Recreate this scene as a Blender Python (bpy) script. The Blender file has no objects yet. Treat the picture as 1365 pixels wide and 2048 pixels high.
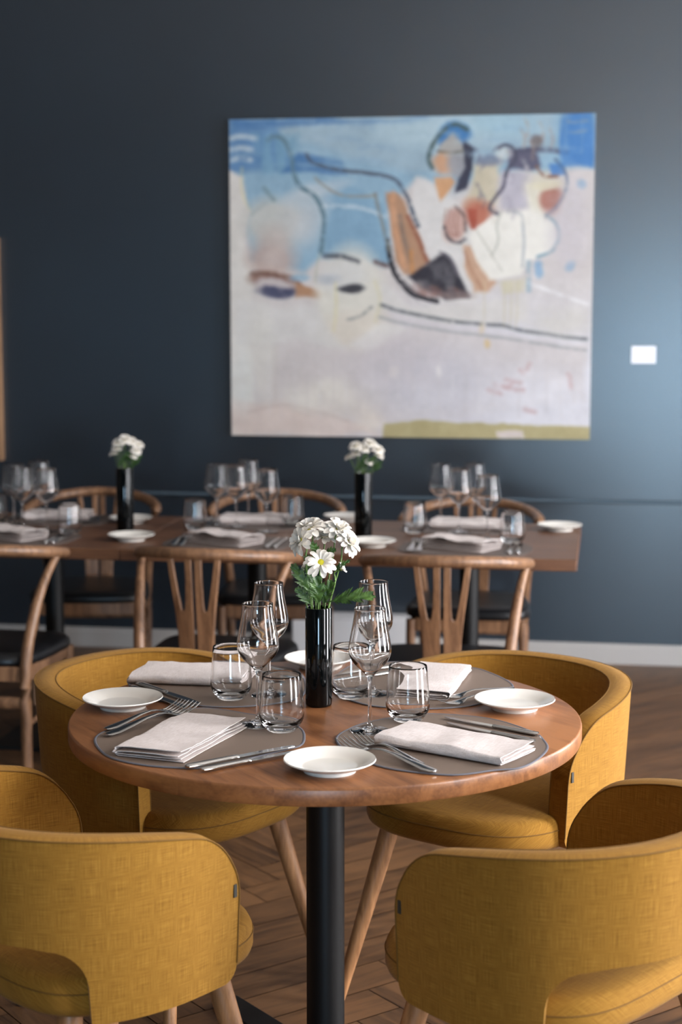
import bpy, math, random
import numpy as np
from mathutils import Vector, Matrix, noise
random.seed(7); rng = np.random.default_rng(7)
scene = bpy.context.scene
COL = scene.collection
PI = math.pi
# ------------------------------------------------------------------ camera, light, exposure
CAM_H, PITCH, FPX, TH = 1.5475, 0.1244, 3300.0, 0.159     # TH: how far the far wall is turned
cd = bpy.data.cameras.new('camera'); cam = bpy.data.objects.new('camera', cd); COL.objects.link(cam)
cam.location = (0, 0, CAM_H); cam.rotation_euler = (PI/2-PITCH, 0, 0)
cd.sensor_fit = 'VERTICAL'; cd.sensor_height = 36; cd.lens = FPX/2048*36
cd.dof.use_dof = True; cd.dof.focus_distance = 3.15; cd.dof.aperture_fstop = 3.3; cd.clip_start = 0.05
scene.camera = cam
vs = scene.view_settings
vs.view_transform = 'Standard'; vs.look = 'None'; vs.gamma = 1; vs.use_curve_mapping = False
vs.exposure = 0.17
w = bpy.data.worlds.new('world'); scene.world = w; w.use_nodes = True
w.node_tree.nodes['Background'].inputs[0].default_value = (0.75, 0.85, 1.0, 1)
w.node_tree.nodes['Background'].inputs[1].default_value = 1.0
cu, su = math.cos(TH), math.sin(TH)
def R(u, v, z=0.0): return Vector((u*cu+v*su, -u*su+v*cu, z))   # room frame: u along the far wall, v towards it
WALL_V, RIGHT_U, LEFT_U, REAR_V, CEIL = 7.158, 2.3, -4.2, -8.0, 3.3
WINDOWS = [(4.9, 5.7), (3.0, 3.7), (1.3, 2.0)]; WZ0, WZ1 = 0.3, 2.9
REAR_WIN = (0.2, 2.1, 0.02, 1.7)
WIN_POWER = [180, 225, 175]
for (v0, v1), pw in zip(WINDOWS, WIN_POWER):
    ld = bpy.data.lights.new('daylight', 'AREA'); ld.shape = 'RECTANGLE'; ld.size = v1-v0; ld.size_y = WZ1-WZ0
    ld.energy = pw; ld.color = (0.97, 0.97, 1.0)
    lo = bpy.data.objects.new('daylight', ld); COL.objects.link(lo)
    lo.location = R(RIGHT_U+0.16, (v0+v1)/2, (WZ0+WZ1)/2)
    ax = R(-1, 0); up = Vector((0, 0, 1))
    lo.rotation_euler = Matrix([R(0, 1), up, R(0, 1).cross(up)]).transposed().to_euler()
    if (lo.rotation_euler.to_matrix() @ Vector((0, 0, -1))).dot(ax) < 0:
        lo.rotation_euler = Matrix([-R(0, 1), up, (-R(0, 1)).cross(up)]).transposed().to_euler()
ld = bpy.data.lights.new('daylight', 'AREA'); ld.shape = 'RECTANGLE'; ld.size = REAR_WIN[1]-REAR_WIN[0]; ld.size_y = REAR_WIN[3]-REAR_WIN[2]
ld.energy = 340; ld.color = (0.50, 0.76, 1.0)
lo = bpy.data.objects.new('daylight', ld); COL.objects.link(lo); lo.location = R((REAR_WIN[0]+REAR_WIN[1])/2, REAR_V-0.16, (REAR_WIN[2]+REAR_WIN[3])/2)
lo.rotation_euler = (PI/2, 0, -TH+0)
LAMPS = [(-1.2, 0.3), (-0.2, -0.8), (0.8, 0.2), (-1.4, -1.9), (0.9, -2.2)]
for (u, v) in LAMPS:
    ld = bpy.data.lights.new('ceiling_lamp', 'POINT'); ld.energy = 7; ld.color = (1.0, 0.62, 0.32); ld.shadow_soft_size = 0.05
    lo = bpy.data.objects.new('ceiling_lamp', ld); COL.objects.link(lo); lo.location = R(u, v, 2.75)

def ray(px, py):
    a = (px-682.5)/FPX; b = (1024-py)/FPX; c, s = math.cos(PITCH), math.sin(PITCH)
    return Vector((a, c+b*s, -s+b*c))
def at(px, py, z=0.75):                # point of the photograph on the level plane z
    d = ray(px, py); t = (z-CAM_H)/d.z; return Vector((d.x*t, d.y*t, z))
def at_y(px, py, y):
    d = ray(px, py); t = y/d.y; return Vector((d.x*t, y, CAM_H+d.z*t))
# ------------------------------------------------------------------ mesh helpers
class MB:
    def __init__(s): s.v = []; s.f = []; s.uv = None
    def add(s, vs_, fs):
        o = len(s.v); s.v += [tuple(v) for v in vs_]; s.f += [tuple(i+o for i in f) for f in fs]; return s
    def box(s, a, b):
        x0, y0, z0 = a; x1, y1, z1 = b
        V = [(x0,y0,z0),(x1,y0,z0),(x1,y1,z0),(x0,y1,z0),(x0,y0,z1),(x1,y0,z1),(x1,y1,z1),(x0,y1,z1)]
        return s.add(V, [(0,3,2,1),(4,5,6,7),(0,1,5,4),(1,2,6,5),(2,3,7,6),(3,0,4,7)])
    def rbox(s, u0, v0, z0, u1, v1, z1):     # box in the room frame
        V = [R(u0,v0,z0),R(u1,v0,z0),R(u1,v1,z0),R(u0,v1,z0),R(u0,v0,z1),R(u1,v0,z1),R(u1,v1,z1),R(u0,v1,z1)]
        return s.add(V, [(0,3,2,1),(4,5,6,7),(0,1,5,4),(1,2,6,5),(2,3,7,6),(3,0,4,7)])
    def loft(s, rings, caps=True, close=False):
        n = len(rings[0]); V = [p for r in rings for p in r]; F = []
        m = len(rings)
        for i in range(m if close else m-1):
            a = i*n; b = ((i+1) % m)*n
            for j in range(n):
                k = (j+1) % n; F.append((a+j, a+k, b+k, b+j))
        if caps and not close: F.append(tuple(range(n))[::-1]); F.append(tuple((m-1)*n+j for j in range(n)))
        return s.add(V, F)
    def lathe(s, prof, n=48):                # prof (r, z); r=0 ends close to a point
        V = []; F = []; idx = []
        for r, z in prof:
            if r < 1e-6: idx.append([len(V)]); V.append((0, 0, z))
            else:
                idx.append(list(range(len(V), len(V)+n)))
                V += [(r*math.cos(2*PI*j/n), r*math.sin(2*PI*j/n), z) for j in range(n)]
        for a, b in zip(idx, idx[1:]):
            for j in range(n):
                k = (j+1) % n
                if len(a) == 1 and len(b) == 1: continue
                if len(a) == 1: F.append((a[0], b[k], b[j]))
                elif len(b) == 1: F.append((a[j], a[k], b[0]))
                else: F.append((a[j], a[k], b[k], b[j]))
        return s.add(V, F)
    def tube(s, pts, rad, n=12, ry=None, up=(0, 0, 1), caps=True, close=False):
        pts = [Vector(p) for p in pts]; m = len(pts); rings = []; up = Vector(up)
        if not hasattr(rad, '__len__'): rad = [rad]*m
        if ry is None: ry = rad
        elif not hasattr(ry, '__len__'): ry = [ry]*m
        for i, p in enumerate(pts):
            if close: t = pts[(i+1) % m]-pts[i-1]
            else: t = pts[min(i+1, m-1)]-pts[max(i-1, 0)]
            t.normalize(); x = t.cross(up)
            if x.length < 1e-4: x = t.cross(Vector((1, 0, 0)))
            x.normalize(); y = x.cross(t)
            rings.append([p + x*rad[i]*math.cos(2*PI*j/n) + y*ry[i]*math.sin(2*PI*j/n) for j in range(n)])
        return s.loft(rings, caps, close)
    def prism(s, poly, f0, f1):              # polygon through two placing functions
        n = len(poly); V = [f0(p) for p in poly]+[f1(p) for p in poly]
        F = [tuple(range(n))[::-1], tuple(range(n, 2*n))]+[(i, (i+1) % n, n+(i+1) % n, n+i) for i in range(n)]
        return s.add(V, F)
    def build(s, name, mat, parent=None, smooth=True, angle=40, uv=None, loc=None, rot=None, bevel=0, seg=2):
        me = bpy.data.meshes.new(name); me.from_pydata(s.v, [], s.f); me.update()
        if uv is not None:
            l = me.uv_layers.new(name='UVMap'); arr = np.array(uv, dtype=np.float32)
            li = np.zeros(len(me.loops), dtype=np.int32); me.loops.foreach_get('vertex_index', li)
            l.data.foreach_set('uv', arr[li].ravel())
        import bmesh
        bm = bmesh.new(); bm.from_mesh(me); bmesh.ops.recalc_face_normals(bm, faces=bm.faces); bm.to_mesh(me); bm.free()
        if smooth:
            me.shade_smooth()
            try: me.set_sharp_from_angle(angle=math.radians(angle))
            except Exception: pass
        me.materials.append(mat)
        o = bpy.data.objects.new(name, me); COL.objects.link(o)
        if parent: o.parent = parent
        if loc is not None: o.location = loc
        if rot is not None: o.rotation_euler = rot
        if bevel:
            b = o.modifiers.new('bevel', 'BEVEL'); b.width = bevel; b.segments = seg; b.limit_method = 'ANGLE'
        return o
def tag(o, label, cat, group=None):
    o['label'] = label; o['category'] = cat
    if group: o['group'] = group
    return o
def thing(name, label, cat, loc=(0, 0, 0), rz=0.0, group=None):
    o = bpy.data.objects.new(name, None); o.empty_display_size = 0.05; COL.objects.link(o)
    o.location = loc; o.rotation_euler = (0, 0, rz); return tag(o, label, cat, group)
def structure(o): o['kind'] = 'structure'; return o
def dup(root, loc, rz, label, group=None, scale=None, rot=None):
    kids = {}
    for o in list(COL.objects):
        if o.parent: kids.setdefault(o.parent.name, []).append(o)
    def rec(o, par):
        c = o.copy(); COL.objects.link(c); c.parent = par
        for k in kids.get(o.name, []): rec(k, c)
        return c
    c = rec(root, None); c.location = loc; c.rotation_euler = rot if rot else (0, 0, rz)
    if scale: c.scale = (scale,)*3
    c['label'] = label
    if group: c['group'] = group
    return c
def catmull(pts, k=6, closed=False):
    P = [Vector(p) for p in pts]; n = len(P); out = []
    for i in range(n if closed else n-1):
        if closed: a, b, c, d = P[i-1], P[i], P[(i+1) % n], P[(i+2) % n]
        else: a, b, c, d = P[max(i-1, 0)], P[i], P[i+1], P[min(i+2, n-1)]
        for j in range(k):
            t = j/k
            out.append(0.5*((2*b)+(c-a)*t+(2*a-5*b+4*c-d)*t*t+(3*b-a-3*c+d)*t**3))
    if not closed: out.append(P[-1])
    return out
# ------------------------------------------------------------------ materials
def lin(c):
    c = [x/255 for x in c]; return tuple((x/12.92 if x <= 0.04045 else ((x+0.055)/1.055)**2.4) for x in c)+(1,)
def new_mat(name):
    m = bpy.data.materials.new(name); m.use_nodes = True; nt = m.node_tree; return m, nt, nt.nodes['Principled BSDF']
def simple(name, col, rough=0.5, metal=0.0, spec=0.5, **k):
    m, nt, b = new_mat(name); b.inputs['Base Color'].default_value = lin(col); b.inputs['Roughness'].default_value = rough
    b.inputs['Metallic'].default_value = metal; b.inputs['Specular IOR Level'].default_value = spec
    for kk, v in k.items(): b.inputs[kk.replace('_', ' ')].default_value = v
    return m
def N(nt, t, **k):
    n = nt.nodes.new(t)
    for a, b in k.items(): setattr(n, a, b)
    return n
def ramp(nt, stops):
    r = N(nt, 'ShaderNodeValToRGB'); e = r.color_ramp.elements
    while len(e) < len(stops): e.new(0.5)
    for i, (p, c) in enumerate(stops): e[i].position = p; e[i].color = c
    return r
def mapping(nt, src, scale=(1, 1, 1), rot=(0, 0, 0)):
    mp = N(nt, 'ShaderNodeMapping'); mp.inputs['Scale'].default_value = scale; mp.inputs['Rotation'].default_value = rot
    nt.links.new(src, mp.inputs[0]); return mp.outputs[0]
def bump(nt, b, h, strength=0.2, dist=0.001):
    bn = N(nt, 'ShaderNodeBump'); bn.inputs['Strength'].default_value = strength; bn.inputs['Distance'].default_value = dist
    nt.links.new(h, bn.inputs['Height']); nt.links.new(bn.outputs[0], b.inputs['Normal'])
def wood(name, dark, light, scale=(30, 30, 2.5), rough=0.4, rot=(0, 0, 0), planks=None, coat=0.0):
    m, nt, b = new_mat(name); tc = N(nt, 'ShaderNodeTexCoord')
    src = tc.outputs['Object']
    if rot != (0, 0, 0): src = mapping(nt, src, rot=rot)
    L = nt.links.new
    vec = src
    if planks:       # boards of width planks along local Y, each with its own figure and tone
        sx = N(nt, 'ShaderNodeSeparateXYZ'); L(src, sx.inputs[0])
        d = N(nt, 'ShaderNodeMath', operation='DIVIDE'); L(sx.outputs[0], d.inputs[0]); d.inputs[1].default_value = planks
        fl = N(nt, 'ShaderNodeMath', operation='FLOOR'); L(d.outputs[0], fl.inputs[0])
        wn = N(nt, 'ShaderNodeTexWhiteNoise', noise_dimensions='1D'); L(fl.outputs[0], wn.inputs['W'])
        mu = N(nt, 'ShaderNodeMath', operation='MULTIPLY'); L(fl.outputs[0], mu.inputs[0]); mu.inputs[1].default_value = 3.7
        cb = N(nt, 'ShaderNodeCombineXYZ'); L(mu.outputs[0], cb.inputs[1]); L(mu.outputs[0], cb.inputs[2])
        va = N(nt, 'ShaderNodeVectorMath', operation='ADD'); L(src, va.inputs[0]); L(cb.outputs[0], va.inputs[1]); vec = va.outputs[0]
    n1 = N(nt, 'ShaderNodeTexNoise'); n1.inputs['Scale'].default_value = 1; n1.inputs['Detail'].default_value = 6; n1.inputs['Distortion'].default_value = 0.6
    L(mapping(nt, vec, scale), n1.inputs['Vector'])
    n2 = N(nt, 'ShaderNodeTexNoise'); n2.inputs['Scale'].default_value = 1; n2.inputs['Detail'].default_value = 3
    L(mapping(nt, vec, tuple(s*7 for s in scale)), n2.inputs['Vector'])
    mx = N(nt, 'ShaderNodeMath', operation='MULTIPLY_ADD'); L(n2.outputs[0], mx.inputs[0]); mx.inputs[1].default_value = 0.35; L(n1.outputs[0], mx.inputs[2])
    last = mx.outputs[0]
    if planks:
        m2 = N(nt, 'ShaderNodeMath', operation='MULTIPLY_ADD'); L(wn.outputs[0], m2.inputs[0]); m2.inputs[1].default_value = 0.16; L(last, m2.inputs[2]); last = m2.outputs[0]
    r = ramp(nt, [(0.42, lin(dark)), (0.86, lin(light))]); L(last, r.inputs[0]); L(r.outputs[0], b.inputs['Base Color'])
    b.inputs['Roughness'].default_value = rough; b.inputs['Coat Weight'].default_value = coat; b.inputs['Coat Roughness'].default_value = 0.25
    bump(nt, b, n2.outputs[0], 0.12, 0.0006)
    return m
def fabric(name, c1, c2, c3):
    m, nt, b = new_mat(name); tc = N(nt, 'ShaderNodeTexCoord'); L = nt.links.new; uv = tc.outputs['UV']
    na = N(nt, 'ShaderNodeTexNoise'); na.inputs['Scale'].default_value = 1; na.inputs['Detail'].default_value = 4; L(mapping(nt, uv, (24, 1300, 1)), na.inputs['Vector'])
    nb = N(nt, 'ShaderNodeTexNoise'); nb.inputs['Scale'].default_value = 1; nb.inputs['Detail'].default_value = 4; L(mapping(nt, uv, (1300, 24, 1)), nb.inputs['Vector'])
    ad = N(nt, 'ShaderNodeMath', operation='ADD'); L(na.outputs[0], ad.inputs[0]); L(nb.outputs[0], ad.inputs[1])
    hf = N(nt, 'ShaderNodeMath', operation='MULTIPLY'); L(ad.outputs[0], hf.inputs[0]); hf.inputs[1].default_value = 0.5
    r = ramp(nt, [(0.32, lin(c1)), (0.5, lin(c2)), (0.68, lin(c3))]); L(hf.outputs[0], r.inputs[0]); L(r.outputs[0], b.inputs['Base Color'])
    b.inputs['Roughness'].default_value = 0.85; b.inputs['Specular IOR Level'].default_value = 0.15
    b.inputs['Sheen Weight'].default_value = 0.05; b.inputs['Sheen Roughness'].default_value = 0.5
    wv = N(nt, 'ShaderNodeTexChecker'); wv.inputs['Scale'].default_value = 900; L(uv, wv.inputs['Vector'])
    s2 = N(nt, 'ShaderNodeMath', operation='ADD'); L(hf.outputs[0], s2.inputs[0]); L(wv.outputs['Fac'], s2.inputs[1])
    bump(nt, b, s2.outputs[0], 0.25, 0.0006)
    return m
MAT = {}
MAT['mustard'] = fabric('mustard_fabric', (110, 76, 24), (144, 102, 36), (174, 130, 56))
MAT['seam'] = simple('seam_thread', (112, 78, 22), 0.9)
MAT['leg_wood'] = wood('oak_leg', (118, 78, 46), (178, 128, 84), (60, 60, 5), 0.45)
MAT['chair_wood'] = wood('smoked_oak', (84, 57, 40), (148, 110, 80), (50, 50, 6), 0.38)
MAT['table_wood'] = wood('tabletop_oak', (92, 54, 30), (152, 100, 60), (26, 2.2, 26), 0.36, rot=(0, 0, math.radians(-32)), planks=0.11, coat=0.05)
MAT['far_table_wood'] = wood('walnut_tabletop', (74, 46, 30), (118, 80, 54), (3, 30, 30), 0.4, coat=0.0)
MAT['black_metal'] = simple('black_powder_coat', (8, 9, 10), 0.45, spec=0.35)
MAT['black_leather'] = simple('black_leather', (16, 17, 20), 0.38)
MAT['rubber'] = simple('black_rubber', (20, 18, 17), 0.7)
MAT['porcelain'] = simple('white_porcelain', (236, 232, 224), 0.12, Coat_Weight=0.4)
MAT['steel'] = simple('polished_steel', (205, 203, 200), 0.12, 1.0)
MAT['vase'] = simple('black_glazed_vase', (4, 6, 7), 0.04, spec=0.3)
MAT['mat'] = simple('taupe_leatherette', (120, 104, 92), 0.5, spec=0.3)
MAT['mat_edge'] = simple('grey_mat_edge', (104, 104, 112), 0.4)
MAT['far_mat'] = simple('dark_brown_mat', (96, 84, 78), 0.5)
MAT['tag'] = simple('grey_tag', (52, 50, 44), 0.7)
MAT['white_paint'] = simple('white_satin_paint', (226, 226, 228), 0.35)
MAT['skirting'] = simple('grey_white_skirting', (176, 172, 168), 0.4)
MAT['rail'] = simple('gloss_blue_rail', (74, 90, 102), 0.25, spec=0.8)
MAT['card'] = simple('white_card', (240, 242, 250), 0.5)
MAT['frame'] = wood('panel_wood', (110, 82, 58), (170, 132, 98), (30, 30, 3), 0.6)
def linen():
    m, nt, b = new_mat('linen_napkin'); tc = N(nt, 'ShaderNodeTexCoord'); L = nt.links.new; o = tc.outputs['Object']
    n1 = N(nt, 'ShaderNodeTexNoise'); n1.inputs['Scale'].default_value = 1; n1.inputs['Detail'].default_value = 5; L(mapping(nt, o, (60, 1100, 300)), n1.inputs['Vector'])
    n2 = N(nt, 'ShaderNodeTexNoise'); n2.inputs['Scale'].default_value = 1; n2.inputs['Detail'].default_value = 5; L(mapping(nt, o, (1100, 60, 300)), n2.inputs['Vector'])
    ad = N(nt, 'ShaderNodeMath', operation='ADD'); L(n1.outputs[0], ad.inputs[0]); L(n2.outputs[0], ad.inputs[1])
    r = ramp(nt, [(0.7, lin((196, 184, 178))), (1.3, lin((232, 224, 222)))]); 
    hf = N(nt, 'ShaderNodeMath', operation='MULTIPLY'); L(ad.outputs[0], hf.inputs[0]); hf.inputs[1].default_value = 0.5
    r.color_ramp.elements[0].position = 0.35; r.color_ramp.elements[1].position = 0.65
    L(hf.outputs[0], r.inputs[0]); L(r.outputs[0], b.inputs['Base Color']); b.inputs['Roughness'].default_value = 0.9; b.inputs['Specular IOR Level'].default_value = 0.2
    bump(nt, b, ad.outputs[0], 0.35, 0.0006); return m
MAT['linen'] = linen()
def glassm():
    m, nt, b = new_mat('clear_glass'); b.inputs['Base Color'].default_value = (1, 1, 1, 1); b.inputs['Transmission Weight'].default_value = 1
    b.inputs['Roughness'].default_value = 0.0; b.inputs['IOR'].default_value = 1.43; return m
MAT['glass'] = glassm()
def petalm():
    m, nt, b = new_mat('white_petal'); b.inputs['Base Color'].default_value = lin((228, 222, 212)); b.inputs['Roughness'].default_value = 0.55
    b.inputs['Subsurface Weight'].default_value = 0.15; b.inputs['Subsurface Radius'].default_value = (0.01, 0.01, 0.008); b.inputs['Subsurface Scale'].default_value = 0.3
    return m
MAT['petal'] = petalm()
MAT['disc'] = simple('yellow_disc', (188, 178, 30), 0.8)
MAT['stem'] = simple('green_stem', (92, 120, 52), 0.5)
def leafm():
    m, nt, b = new_mat('green_leaf'); tc = N(nt, 'ShaderNodeTexCoord'); n1 = N(nt, 'ShaderNodeTexNoise'); n1.inputs['Scale'].default_value = 60
    nt.links.new(tc.outputs['Object'], n1.inputs['Vector']); r = ramp(nt, [(0.3, lin((26, 58, 20))), (0.7, lin((78, 112, 46)))])
    nt.links.new(n1.outputs[0], r.inputs[0]); nt.links.new(r.outputs[0], b.inputs['Base Color']); b.inputs['Roughness'].default_value = 0.42
    bump(nt, b, n1.outputs[0], 0.4, 0.002); return m
MAT['leaf'] = leafm()
def wallm():
    m, nt, b = new_mat('dark_blue_satin_wall'); tc = N(nt, 'ShaderNodeTexCoord'); n1 = N(nt, 'ShaderNodeTexNoise'); n1.inputs['Scale'].default_value = 1.6; n1.inputs['Detail'].default_value = 3
    nt.links.new(tc.outputs['Object'], n1.inputs['Vector']); r = ramp(nt, [(0.3, lin((16, 29, 40))), (0.7, lin((20, 35, 47)))])
    nt.links.new(n1.outputs[0], r.inputs[0]); nt.links.new(r.outputs[0], b.inputs['Base Color'])
    b.inputs['Roughness'].default_value = 0.28; b.inputs['IOR'].default_value = 1.8
    b.inputs['Coat Weight'].default_value = 0.45; b.inputs['Coat Roughness'].default_value = 0.42; b.inputs['Coat IOR'].default_value = 1.6
    n2 = N(nt, 'ShaderNodeTexNoise'); n2.inputs['Scale'].default_value = 260; nt.links.new(tc.outputs['Object'], n2.inputs['Vector']); bump(nt, b, n2.outputs[0], 0.1, 0.001)
    return m
MAT['wall'] = wallm()
MAT['plaster'] = simple('warm_grey_plaster', (128, 122, 114), 0.8)
MAT['ceiling_white'] = simple('ceiling_white', (186, 182, 176), 0.8)
MAT['mid_plaster'] = simple('grey_plaster', (96, 92, 88), 0.8)
MAT['dark_plaster'] = simple('dark_plaster', (74, 70, 66), 0.8)
def floorm():
    m, nt, b = new_mat('herringbone_oak'); L = nt.links.new; tc = N(nt, 'ShaderNodeTexCoord'); uv = tc.outputs['UV']
    at_ = N(nt, 'ShaderNodeAttribute', attribute_name='tone')
    n1 = N(nt, 'ShaderNodeTexNoise'); n1.inputs['Scale'].default_value = 1; n1.inputs['Detail'].default_value = 6; n1.inputs['Distortion'].default_value = 1.2; L(mapping(nt, uv, (3.5, 26, 1)), n1.inputs['Vector'])
    n2 = N(nt, 'ShaderNodeTexNoise'); n2.inputs['Scale'].default_value = 1; n2.inputs['Detail'].default_value = 3; L(mapping(nt, uv, (16, 260, 1)), n2.inputs['Vector'])
    a = N(nt, 'ShaderNodeMath', operation='MULTIPLY_ADD'); L(n2.outputs[0], a.inputs[0]); a.inputs[1].default_value = 0.35; L(n1.outputs[0], a.inputs[2])
    c = N(nt, 'ShaderNodeMath', operation='MULTIPLY_ADD'); L(at_.outputs['Fac'], c.inputs[0]); c.inputs[1].default_value = 0.30; L(a.outputs[0], c.inputs[2])
    r = ramp(nt, [(0.45, lin((42, 28, 19))), (1.0, lin((112, 79, 50)))]); L(c.outputs[0], r.inputs[0]); L(r.outputs[0], b.inputs['Base Color'])
    b.inputs['Roughness'].default_value = 0.42; bump(nt, b, n2.outputs[0], 0.15, 0.001); return m
MAT['floor'] = floorm()
# ------------------------------------------------------------------ the room
def build_floor():
    # herringbone planks: each plank a slightly inset quad over a dark bed, all one floor
    Lp, Wp = 0.60, 0.12; g = 0.0015; V = []; F = []; UV = []; T = []
    du = math.radians(45)
    def P(x, y):  # pattern frame -> room
        u = x*math.cos(du)-y*math.sin(du); v = x*math.sin(du)+y*math.cos(du); return u, v
    def plank(x0, y0, x1, y1, horiz):
        cu_, cv_ = P((x0+x1)/2, (y0+y1)/2)
        if not (LEFT_U-0.4 < cu_ < RIGHT_U+0.4 and REAR_V-0.4 < cv_ < WALL_V+0.4): return
        o = len(V)
        for (x, y) in ((x0+g, y0+g), (x1-g, y0+g), (x1-g, y1-g), (x0+g, y1-g)):
            u, v = P(x, y); V.append(tuple(R(u, v, 0.0)))
        r1, r2 = rng.uniform(0, 50), rng.uniform(0, 50)
        q = [(0, 0), (Lp, 0), (Lp, Wp), (0, Wp)] if horiz else [(0, 0), (0, Wp), (Lp, Wp), (Lp, 0)]
        UV.extend([(a+r1, b_+r2) for a, b_ in q]); t = rng.uniform(0, 1); T.extend([t]*4)
        F.append((o, o+1, o+2, o+3))
    n = 110
    for i in range(-n, n):
        for j in range(-24, 24):
            bx = i*Wp + j*Lp; by = i*Wp - j*Lp
            plank(bx, by, bx+Lp, by+Wp, True)
            plank(bx, by-Lp, bx+Wp, by, False) if False else plank(bx+Lp-Wp+Wp, by-Lp+Wp+0.0, bx+Lp+Wp, by+Wp, False)
    o = len(V)
    for (u, v) in ((LEFT_U, REAR_V), (RIGHT_U, REAR_V), (RIGHT_U, WALL_V), (LEFT_U, WALL_V)): V.append(tuple(R(u, v, -0.004))); UV.append((0, 0)); T.append(0.0)
    F.append((o, o+1, o+2, o+3))
    mb = MB(); mb.v = V; mb.f = F
    me = bpy.data.meshes.new('floor'); me.from_pydata(V, [], F); me.update()
    l = me.uv_layers.new(name='UVMap'); li = np.zeros(len(me.loops), dtype=np.int32); me.loops.foreach_get('vertex_index', li)
    l.data.foreach_set('uv', np.array(UV, dtype=np.float32)[li].ravel())
    a = me.attributes.new('tone', 'FLOAT', 'POINT'); a.data.foreach_set('value', np.array(T, dtype=np.float32))
    me.materials.append(MAT['floor']); ob = bpy.data.objects.new('floor', me); COL.objects.link(ob); structure(ob)
build_floor()
structure(MB().rbox(LEFT_U-0.1, WALL_V, 0, RIGHT_U+0.2, WALL_V+0.15, CEIL).build('wall_back', MAT['wall'], smooth=False))
structure(MB().rbox(LEFT_U-0.15, REAR_V, 0, LEFT_U, WALL_V, CEIL).build('wall_left', MAT['dark_plaster'], smooth=False))
a0, a1, z0_, z1_ = REAR_WIN
structure(MB().rbox(LEFT_U-0.15, REAR_V-0.15, 0, a0, REAR_V, CEIL).rbox(a1, REAR_V-0.15, 0, RIGHT_U+0.2, REAR_V, CEIL).rbox(a0, REAR_V-0.15, 0, a1, REAR_V, z0_).rbox(a0, REAR_V-0.15, z1_, a1, REAR_V, CEIL).build('wall_front', MAT['mid_plaster'], smooth=False))
mb = MB()
for (x0, x1, q0, q1) in ((a0, a0+0.05, z0_, z1_), (a1-0.05, a1, z0_, z1_), ((a0+a1)/2-0.025, (a0+a1)/2+0.025, z0_, z1_), (a0, a1, z0_, z0_+0.05), (a0, a1, z1_-0.05, z1_)): mb.rbox(x0, REAR_V-0.1, q0, x1, REAR_V-0.04, q1)
structure(mb.build('window_4', MAT['white_paint'], smooth=False))
structure(MB().rbox(LEFT_U-0.15, REAR_V-0.15, CEIL, RIGHT_U+0.2, WALL_V+0.15, CEIL+0.1).build('ceiling', MAT['ceiling_white'], smooth=False))
mb = MB(); vv = REAR_V
for (v0, v1) in sorted(WINDOWS):
    mb.rbox(RIGHT_U, vv, 0, RIGHT_U+0.15, v0, CEIL); mb.rbox(RIGHT_U, v0, 0, RIGHT_U+0.15, v1, WZ0); mb.rbox(RIGHT_U, v0, WZ1, RIGHT_U+0.15, v1, CEIL); vv = v1
mb.rbox(RIGHT_U, vv, 0, RIGHT_U+0.15, WALL_V, CEIL)
structure(mb.build('wall_right', MAT['plaster'], smooth=False))
for i, (v0, v1) in enumerate(WINDOWS):
    mb = MB(); a, b_ = RIGHT_U+0.03, RIGHT_U+0.09
    for (x0, x1, z0, z1) in ((v0, v0+0.06, WZ0, WZ1), (v1-0.06, v1, WZ0, WZ1), ((v0+v1)/2-0.03, (v0+v1)/2+0.03, WZ0, WZ1), (v0, v1, WZ0, WZ0+0.06), (v0, v1, WZ1-0.06, WZ1), (v0, v1, 1.7, 1.74)):
        mb.rbox(a, x0, z0, b_, x1, z1)
    structure(mb.build('window_%d' % (i+1), MAT['white_paint'], smooth=False))
structure(MB().rbox(LEFT_U, WALL_V-0.018, 0, RIGHT_U, WALL_V, 0.074).rbox(LEFT_U, WALL_V-0.012, 0.074, RIGHT_U, WALL_V, 0.088).build('baseboard_back', MAT['skirting'], smooth=False))
mb = MB().rbox(LEFT_U, WALL_V-0.010, 0.706, RIGHT_U, WALL_V, 0.716)
mb.tube([R(LEFT_U, WALL_V-0.014, 0.711), R(RIGHT_U, WALL_V-0.014, 0.711)], 0.008, 12)
structure(mb.build('trim_1', MAT['rail']))
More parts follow.
